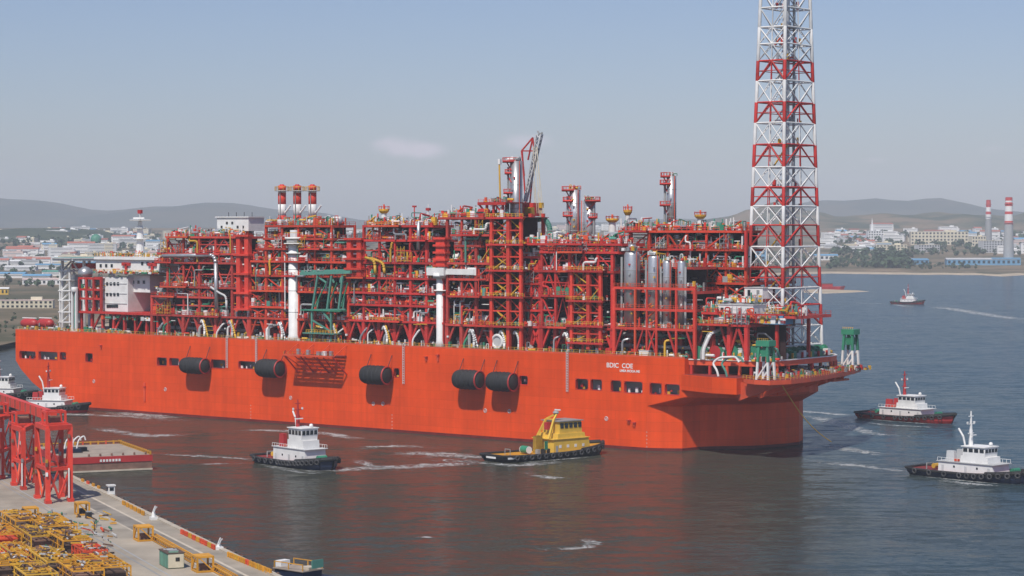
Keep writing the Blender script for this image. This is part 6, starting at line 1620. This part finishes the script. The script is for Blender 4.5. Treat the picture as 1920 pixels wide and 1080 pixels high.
def lattice(px0, py0, px1, py1, label):
    a, c = QP(px0, py0), QP(px1, py1); T = Thing('lattice_beam', label, 'beam', (a.x, a.y, 0), Q)
    d = (c - a).normalized(); nn = Vector((-d.y, d.x, 0)) * .55; L_ = (c - a).length; m = max(3, int(L_ / 1.5))
    for e in (-1, 1):
        for z in (.2, 1.2): T.bar('chord', a + nn * e + Vector((0, 0, z)), c + nn * e + Vector((0, 0, z)), .2, 'frame_yellow')
    for i in range(m):
        p0, p1 = a.lerp(c, i / m), a.lerp(c, (i + 1) / m)
        for e in (-1, 1): T.bar('lacing', p0 + nn * e + Vector((0, 0, .2)), p1 + nn * e + Vector((0, 0, 1.2)), .13, 'frame_yellow')
        T.bar('tie', p0 - nn + Vector((0, 0, 1.2)), p0 + nn + Vector((0, 0, 1.2)), .13, 'frame_yellow')
lattice(287, 1012, 362, 1055, 'yellow lattice beam lying between the two cube frames'); lattice(398, 1068, 440, 1092, 'yellow lattice beam lying beyond the cube frame by the green cabin')
# green cabin
p = QP(322, 1062); T = Thing('site_cabin', 'weathered green site cabin with a cream end wall on the quay', 'cabin', (p.x, p.y, 0), Q)
T.box('wall', (p.x, p.y, 1.5), (6.4, 3.2, 2.8), 'house_green'); T.box('end_wall', (p.x + 3.23, p.y, 1.5), (.08, 3.0, 2.6), 'cream'); T.box('window', (p.x + 3.3, p.y - .3, 1.8), (.08, .8, .7), 'glass')
T.box('roof', (p.x, p.y, 2.98), (6.7, 3.5, .16), 'rack_dark')
for i in range(7): T.box('roof_sheet', (p.x - 2.6 + i * .9, p.y + random.uniform(-.4, .4), 3.12), (.6, 1.8, .14), random.choice(['house_green', 'grey', 'rack_dark', 'pale_grey']))
for i in range(6): T.box('wall_rib', (p.x - 2.7 + i * 1.05, p.y + 1.63, 1.5), (.16, .1, 2.7), 'teal')
for e in (-2.6, 2.6): T.box('skid', (p.x + e, p.y, .06), (.4, 3.4, .14), 'rust')
# racks of steelwork
def rack(px, py, L_, W_, H_, label, k='frame_yellow', side='rack_dark', pcs=26):
    L_ *= 1.2; W_ *= 1.15; H_ *= 1.05; pcs = int(pcs * 1.6); p = QP(px, py); T = Thing('steel_rack', label, 'rack', (p.x, p.y, 0), Q)
    nx = max(3, int(L_ / 2.6))
    for i in range(nx + 1):
        x = p.x - L_ / 2 + L_ * i / nx
        for e in (-1, 1): T.bar('post', (x, p.y + e * W_ / 2, 0), (x, p.y + e * W_ / 2, H_), .22, k if random.random() < .6 else side)
        T.bar('cross_beam', (x, p.y - W_ / 2, H_), (x, p.y + W_ / 2, H_), .26, k)
    for e in (-1, 0, 1):
        for z in (.3, H_): T.bar('long_beam', (p.x - L_ / 2, p.y + e * W_ / 2, z + .02 * e), (p.x + L_ / 2, p.y + e * W_ / 2, z + .02 * e), .26, k if z > 1 else side)
    T.box('inner_load', (p.x, p.y, H_ * .38), (L_ * .9, W_ * .8, H_ * .5), side)
    for e in (-1, 1): T.bar('mid_rail', (p.x - L_ / 2, p.y + e * W_ / 2, H_ * .55), (p.x + L_ / 2, p.y + e * W_ / 2, H_ * .55), .16, k)
    for i in range(nx):
        x0 = p.x - L_ / 2 + L_ * i / nx
        if random.random() < .6: T.bar('lacing', (x0, p.y + W_ / 2, .3), (x0 + L_ / nx, p.y + W_ / 2, H_), .14, k)
    T.box('floor', (p.x, p.y, .25), (L_, W_, .2), side)
    for i in range(pcs):
        x, y = p.x + random.uniform(-.5, .5) * L_ * .9, p.y + random.uniform(-.5, .5) * W_ * .85; l = random.uniform(.8, 2.4); a = random.choice([0, 0, 1.57, .5, -.6])
        T.bar('steel_piece', (x - l * math.cos(a) / 2, y - l * math.sin(a) / 2, H_ + random.uniform(.2, .5)), (x + l * math.cos(a) / 2, y + l * math.sin(a) / 2, H_ + random.uniform(.2, .6)), random.uniform(.16, .34), random.choice([k, k, 'frame_yellow', 'rust', 'rust', 'rack_dark', 'pale_grey', 'yellow', 'yellow']))
    return T
rack(70, 1018, 14, 5, 2.4, 'rust sided rack of tangled yellow and orange pieces amid the other racks', 'yellow', 'rust', 40); rack(0, 1015, 14, 5, 2.4, 'yellow rack with orange boxes at the aisle end', 'frame_yellow', 'orange_red', 24); rack(150, 1085, 12, 5, 2.4, 'grey brown open rack beside the bare celled grid rack', 'frame_yellow', 'rust', 18)
rack(40, 990, 15, 5, 2.6, 'dark sided rack of yellow steelwork below the yellow cube frame'); rack(95, 1000, 17, 6, 2.7, 'dark sided rack of yellow steelwork nearest the crane rails', pcs=36); rack(130, 1030, 13, 5, 2.7, 'rack of yellow steelwork with open top behind the orange rack', pcs=30)
rack(168, 1050, 9, 4, 2.4, 'bright orange fronted rack of steelwork beside the open yellow racks', 'orange_red', 'orange_red', 20)
rack(190, 1078, 15, 6, 2.6, 'open yellow grid rack with bare cells at the corner by the green cabin', pcs=12); rack(100, 1066, 14, 5, 2.4, 'low yellow rack piled with grey pipe pieces', 'yellow', 'rack_dark', 30)
rack(35, 1045, 16, 4, 1.6, 'low orange and yellow beam rack along the aisle', 'yellow', 'orange_red', 24); rack(15, 1075, 13, 6, 2.6, 'tall mixed yellow rack at the corner of the yard', pcs=34); rack(62, 1090, 14, 5, 2.4, 'mustard rack of steelwork in front of the mixed yellow rack', 'yellow', pcs=24)
b = MB()
for i in range(420):
    x, y = random.choice([(random.uniform(0, 215), random.uniform(962, 1078)), (random.uniform(0, 130), random.uniform(1000, 1085)), (random.uniform(380, 480), random.uniform(1062, 1085))][:2])
    p = QP(x, y); k = random.choice(['frame_yellow', 'frame_yellow', 'yellow', 'rust', 'rack_dark', 'orange_red', 'grey', 'pale_grey', 'green']); l = random.uniform(.5, 2.2); a = random.uniform(0, 3.14)
    b.bar((p.x - l * math.cos(a) / 2, p.y - l * math.sin(a) / 2, random.uniform(.1, .5)), (p.x + l * math.cos(a) / 2, p.y + l * math.sin(a) / 2, random.uniform(.1, .9)), random.uniform(.12, .4), k)
single('steel_scrap', b, Q, 'loose yellow and rusty steel pieces lying between the racks', 'scrap', kind='stuff')
T = Thing('green_machine', 'green machine with pipes standing behind the steel racks', 'machine', (*QP(95, 985).xy, 0), Q); p = QP(95, 985)
T.box('body', (p.x, p.y, 1.0), (3.4, 2, 1.8), 'green'); T.rod('drum', (p.x - 1, p.y, 2.4), (p.x + 1, p.y, 2.4), .6, 'teal'); T.rod('stack_pipe', (p.x + 1.2, p.y, 1.8), (p.x + 1.2, p.y, 3.6), .2, 'grey')
T = Thing('dark_machine', 'small dark generator in front of the yellow cube frame near the gantry', 'machine', (*QP(166, 972).xy, 0), Q); p = QP(166, 972)
T.box('body', (p.x, p.y, .8), (1.5, 1.2, 1.3), 'dark'); T.box('hood', (p.x, p.y, 1.5), (1.2, 1.0, .2), 'grey'); T.box('skid', (p.x, p.y, .07), (1.8, 1.4, .14), 'rust')
T = Thing('lamp_post', 'slim T-shaped lamp post on the open quay beside the racks', 'lamp post', (*QP(177, 1003).xy, 0), Q); p = QP(177, 1003)
T.rod('pole', (p.x, p.y, 0), (p.x, p.y, 2.8), .09, 'dark'); T.bar('arm', (p.x - .9, p.y, 2.8), (p.x + .9, p.y, 2.8), .12, 'rust')
# workboat roof at the quay foot
p = QP(565, 1085)
c = G(566, 1099, 0); M = Matrix.Translation((c.x, c.y, 0)) @ Matrix.Rotation(math.atan2(qd.y, qd.x) + .45, 4, 'Z')
T = Thing('service_boat', 'dark blue service boat with yellow rails tied at the quay foot', 'boat', (c.x, c.y, 0), I4)
def hb(nm, x, y, z, dx, dy, dz, k): return T.put(nm, unit('box', k), M @ Matrix.Translation((x, y, z)) @ Matrix.Diagonal((dx, dy, dz, 1)))
b = MB(); b.poly([M @ Vector(q) for q in ((-7, -3, -.5), (5, -3, -.5), (8, 0, -.5), (5, 3, -.5), (-7, 3, -.5), (-7.5, -3.6, 2), (6, -3.6, 2.2), (10, 0, 2.6), (6, 3.6, 2.2), (-7.5, 3.6, 2))], [(0, 1, 6, 5), (1, 2, 7, 6), (2, 3, 8, 7), (3, 4, 9, 8), (4, 0, 5, 9), (5, 6, 7, 8, 9)], 'navy'); T.mb('hull', b)
hb('deck_house', -1, 0, 2.7, 8, 5, 1.2, 'navy'); hb('roof', -1, 0, 3.4, 8.6, 5.6, .2, 'barge_deck'); hb('cab', -5.4, 0, 3.6, 1.6, 2.4, 2.0, 'white')
for x in (-5, -1, 3): hb('rail_post', x, -2.6, 4.1, .16, .16, 1.3, 'frame_yellow'); hb('rail_post', x, 2.6, 4.1, .16, .16, 1.3, 'frame_yellow')
for y in (-2.6, 2.6): hb('top_rail', -1, y, 4.7, 8.2, .16, .16, 'frame_yellow')
hb('hatch', 2, 0, 3.8, 2.4, 2.2, .5, 'concrete_pale'); hb('light_frame', 4.4, 0, 4.8, .2, 3, 1.6, 'teal')

# ------------------------------------------------------------------ red gantries
def gantry(label, feet, top_y, boom=None, mid=.45, k='red_bright', name='portal_gantry'):
    F = [QP(*f) for f in feet]
    c = sum(F, Vector()) / len(F)
    T = Thing(name, label, 'gantry', (c.x, c.y, 0), Q)
    f0 = G(*feet[0], QZ); H_ = AT(feet[0][0], top_y, f0.y).z - QZ
    Z = Vector((0, 0, 1)); n = len(F)
    for f in F:
        T.bar('leg', f + Z * .5, f + Z * H_, 1.05, k); T.box('bogie', (f.x, f.y, .4), (2.2, 1.4, .8), k)
    for i in range(n):
        a, d_ = F[i], F[(i + 1) % n]
        T.bar('top_beam', a + Z * H_, d_ + Z * H_, 1.1, k); T.bar('tie_beam', a + Z * H_ * mid, d_ + Z * H_ * mid, .8, k)
        m = (a + d_) / 2
        T.bar('brace', a + Z * H_ * mid, m + Z * 1.0, .42, 'orange_red' if i % 2 else k); T.bar('brace', d_ + Z * H_ * mid, m + Z * 1.0, .42, k)
        T.bar('brace', a + Z * H_ * .98, m + Z * H_ * mid, .3, k)
    T.box('machine_deck', (c.x, c.y, H_ + .6), (6.5, 5.5, .5), k)
    for sx in (-1, 1):
        for sy in (-1, 1): T.bar('cab_post', (c.x + sx * 2.6, c.y + sy * 2.2, H_ + .8), (c.x + sx * 2.6, c.y + sy * 2.2, H_ + 3.4), .5, k)
    for sy in (-1, 1): T.bar('cab_rail', (c.x - 2.6, c.y + sy * 2.2, H_ + 3.4), (c.x + 2.6, c.y + sy * 2.2, H_ + 3.4), .5, k)
    for sx in (-1, 1): T.bar('cab_rail', (c.x + sx * 2.6, c.y - 2.2, H_ + 3.4), (c.x + sx * 2.6, c.y + 2.2, H_ + 3.4), .48, k)
    T.box('winch_house', (c.x, c.y, H_ + 1.6), (3, 2.6, 1.6), 'rust')
    if boom:
        a = c + Z * (H_ + 2.2); e = Qi @ boom
        T.bar('girder', a, e, 1.5, k, 2.4)
        side = (e - a).cross(Z).normalized()
        for i in range(14): q = a.lerp(e, (i + .5) / 14); T.bar('girder_rib', q + side * .84 + Z * 1.1, q + side * .84 - Z * 1.1, .22, 'rust')
    for i in range(8): f = random.choice(F); T.box('cable_box', (f.x + .7, f.y + .4, random.uniform(2, H_ - 2)), (.5, .5, .9), random.choice(['frame_yellow', 'white', 'rust', 'grey']))
    T.bar('ladder', F[1] + Vector((.8, .5, 1)), F[1] + Vector((.8, .5, H_ * mid)), .3, 'white')
    return T
gantry('red portal gantry on four legs nearest the barge', [(90, 944), (132, 940), (115, 931), (70, 934)], 803, boom=AT(-30, 735, 640))
gantry('red portal gantry farther along behind the first gantry', [(26, 910), (44, 918), (66, 905), (40, 900)], 800)
gantry('red portal gantry at the end of the row, partly out of view', [(-30, 905), (4, 897), (22, 888), (-14, 886)], 790)

# ================================================================== FOAM ON THE WATER
def foam(label, pts, w, seed=0):
    """a ribbon of broken foam along water points; w in metres"""
    P3 = [Vector(q) if len(q) == 3 else G(q[0], q[1], 0) for q in pts]; P3 = bend(P3, 8, 4)
    dense = []
    for a, c in zip(P3, P3[1:]):
        m = max(1, int((c - a).length / 4)); dense += [a.lerp(c, i / m) for i in range(m)]
    dense.append(P3[-1])
    v, f, cov = [], [], []
    n = len(dense)
    for i, p in enumerate(dense):
        d = (dense[min(i + 1, n - 1)] - dense[max(i - 1, 0)]).normalized(); nn = Vector((-d.y, d.x, 0))
        end = min(1, i / (n * .18 + 1), (n - 1 - i) / (n * .18 + 1)); wob = 1 + .5 * noise.noise(p * .05 + Vector((seed, 0, 0)))
        for j, e in enumerate((-1, -.5, 0, .5, 1)):
            q = p + nn * e * w * wob; v.append((q.x, q.y, .03)); cov.append((1 - e * e) * end)
    for i in range(n - 1):
        for j in range(4): f.append((i * 5 + j, i * 5 + j + 1, (i + 1) * 5 + j + 1, (i + 1) * 5 + j))
    me = bpy.data.meshes.new('foam'); me.from_pydata(v, [], f)
    at = me.attributes.new('cover', 'FLOAT', 'POINT'); at.data.foreach_set('value', cov)
    me.materials.append(MATS['foam'])
    o = bpy.data.objects.new('foam', me); COL.objects.link(o); tag(o, label, 'foam', kind='stuff')
foam('broad pale foam swirl beside the stern tugs', [(165, 776), (215, 775), (265, 778), (300, 783), (330, 791)], 9, 1)
foam('foam streak curling below the stern swirl', [(150, 800), (190, 804), (235, 812), (280, 818), (340, 815), (380, 812)], 6, 2)
foam('foam streak in front of the navy tug', [(420, 812), (470, 806), (530, 808), (610, 812), (660, 822), (690, 826)], 5, 3)
foam('churned wake streaming aft of the yellow tug', [(700, 848), (760, 850), (830, 852), (890, 858), (940, 868)], 9, 4)
foam('second band of wake aft of the yellow tug', [(770, 856), (830, 862), (900, 868), (970, 874), (1040, 866), (1070, 858)], 5, 5)
foam('thin foam curl on the dark water in the foreground', [(985, 1030), (1040, 1030), (1090, 1028), (1120, 1020), (1100, 1012), (1110, 1008)], 2.6, 6)
foam('thin foam line on the water left of the curl', [(770, 1008), (800, 1007), (830, 1009)], 1.6, 7)
foam('foam line below the yellow tug', [(990, 884), (1010, 893), (1050, 897), (1080, 896)], 3, 8)
foam('thin foam line below the navy tug wake', [(350, 872), (400, 870), (470, 868)], 3, 9)
foam('white wake of the distant tug', [(1736, 573), (1790, 580), (1850, 590), (1940, 603)], 13, 10)
foam('bow wave of the distant tug', [(1672, 570), (1700, 575), (1735, 574)], 5, 11)
foam('pale wash at the foot of the bow', [(1500, 840), (1560, 836), (1620, 848), (1680, 856)], 5, 12)
foam('streaky wash between bow and red tug', [(1500, 775), (1560, 790), (1640, 815), (1760, 820)], 6, 13)
foam('wash around the red tug', [(1600, 788), (1650, 796), (1720, 800), (1800, 802)], 3, 14)
foam('wash around the white masted tug', [(1715, 893), (1780, 903), (1850, 910), (1930, 914)], 3, 15)
foam('bow wash of the navy tug', [(485, 868), (530, 880), (580, 889), (640, 880)], 2.4, 16)
foam('thin foam line before the yellow tug hull', [(650, 858), (720, 880), (800, 884)], 2.6, 17)
foam('drifting foam between the navy tug and the hull', [(640, 845), (700, 838), (760, 836), (820, 842)], 5, 18)

# wash close round the tugs, in their own frames
def wash(key, label, pts, w, seed):
    M = TUGS[key].loc; foam(label, [tuple(M @ Vector((x, y, 0))) for x, y in pts], w, seed)
wash('work', 'white propeller wash right behind the yellow tug', [(-21, 0), (-30, 1), (-44, 4), (-66, 10), (-90, 22)], 7, 21)
wash('work', 'thin white wave along the yellow tug side', [(-23, -6), (-10, -7.8), (6, -8), (20, -6)], 1.6, 22)
wash('navy', 'thin wash behind the navy tug', [(-17, 0), (-26, -1), (-40, -6), (-60, -16)], 3.0, 23)
wash('navy', 'thin white wave along the navy tug side', [(-19, -5), (-6, -6.8), (8, -7), (19, -3)], 1.4, 24)
wash('red', 'white wash behind the red hulled tug', [(-20, 0), (-30, 1), (-48, 3), (-70, 4)], 5, 25)
wash('red', 'thin white wave along the red hulled tug', [(-21, -6), (-6, -7.4), (10, -7.4), (22, -3)], 1.5, 26)
wash('white', 'white wash behind the white masted tug', [(-18, 0), (-28, 1), (-46, 3), (-64, 4)], 4.5, 27)
wash('white', 'thin white wave along the white masted tug', [(-19, -5), (-4, -7), (10, -7), (20, -3)], 1.5, 28)
wash('far', 'white water at the distant tug stern', [(-15, 0), (-24, 0), (-40, 4), (-60, 10)], 5, 29)
wash('stern', 'churned water beside the dark red tug', [(-4, -8), (8, -9), (20, -9), (34, -12), (60, -20)], 6, 30)

# ================================================================== HAZE
b = MB(); b.box((0, 6050, 171), (13400, 14100, 354), 'white')
o = single('haze', b, I4, 'thin pale harbour haze', 'haze', kind='stuff')
m = bpy.data.materials.new('haze'); m.use_nodes = True
nn, ll = m.node_tree.nodes, m.node_tree.links
for q in list(nn): nn.remove(q)
ho = nn.new('ShaderNodeOutputMaterial'); hv = nn.new('ShaderNodeVolumePrincipled')
hv.inputs['Color'].default_value = (0.82, 0.90, 1.0, 1); hv.inputs['Density'].default_value = 7.5e-5; hv.inputs['Anisotropy'].default_value = -0.25
ll.new(hv.outputs['Volume'], ho.inputs['Volume'])
o.data.materials.clear(); o.data.materials.append(m)
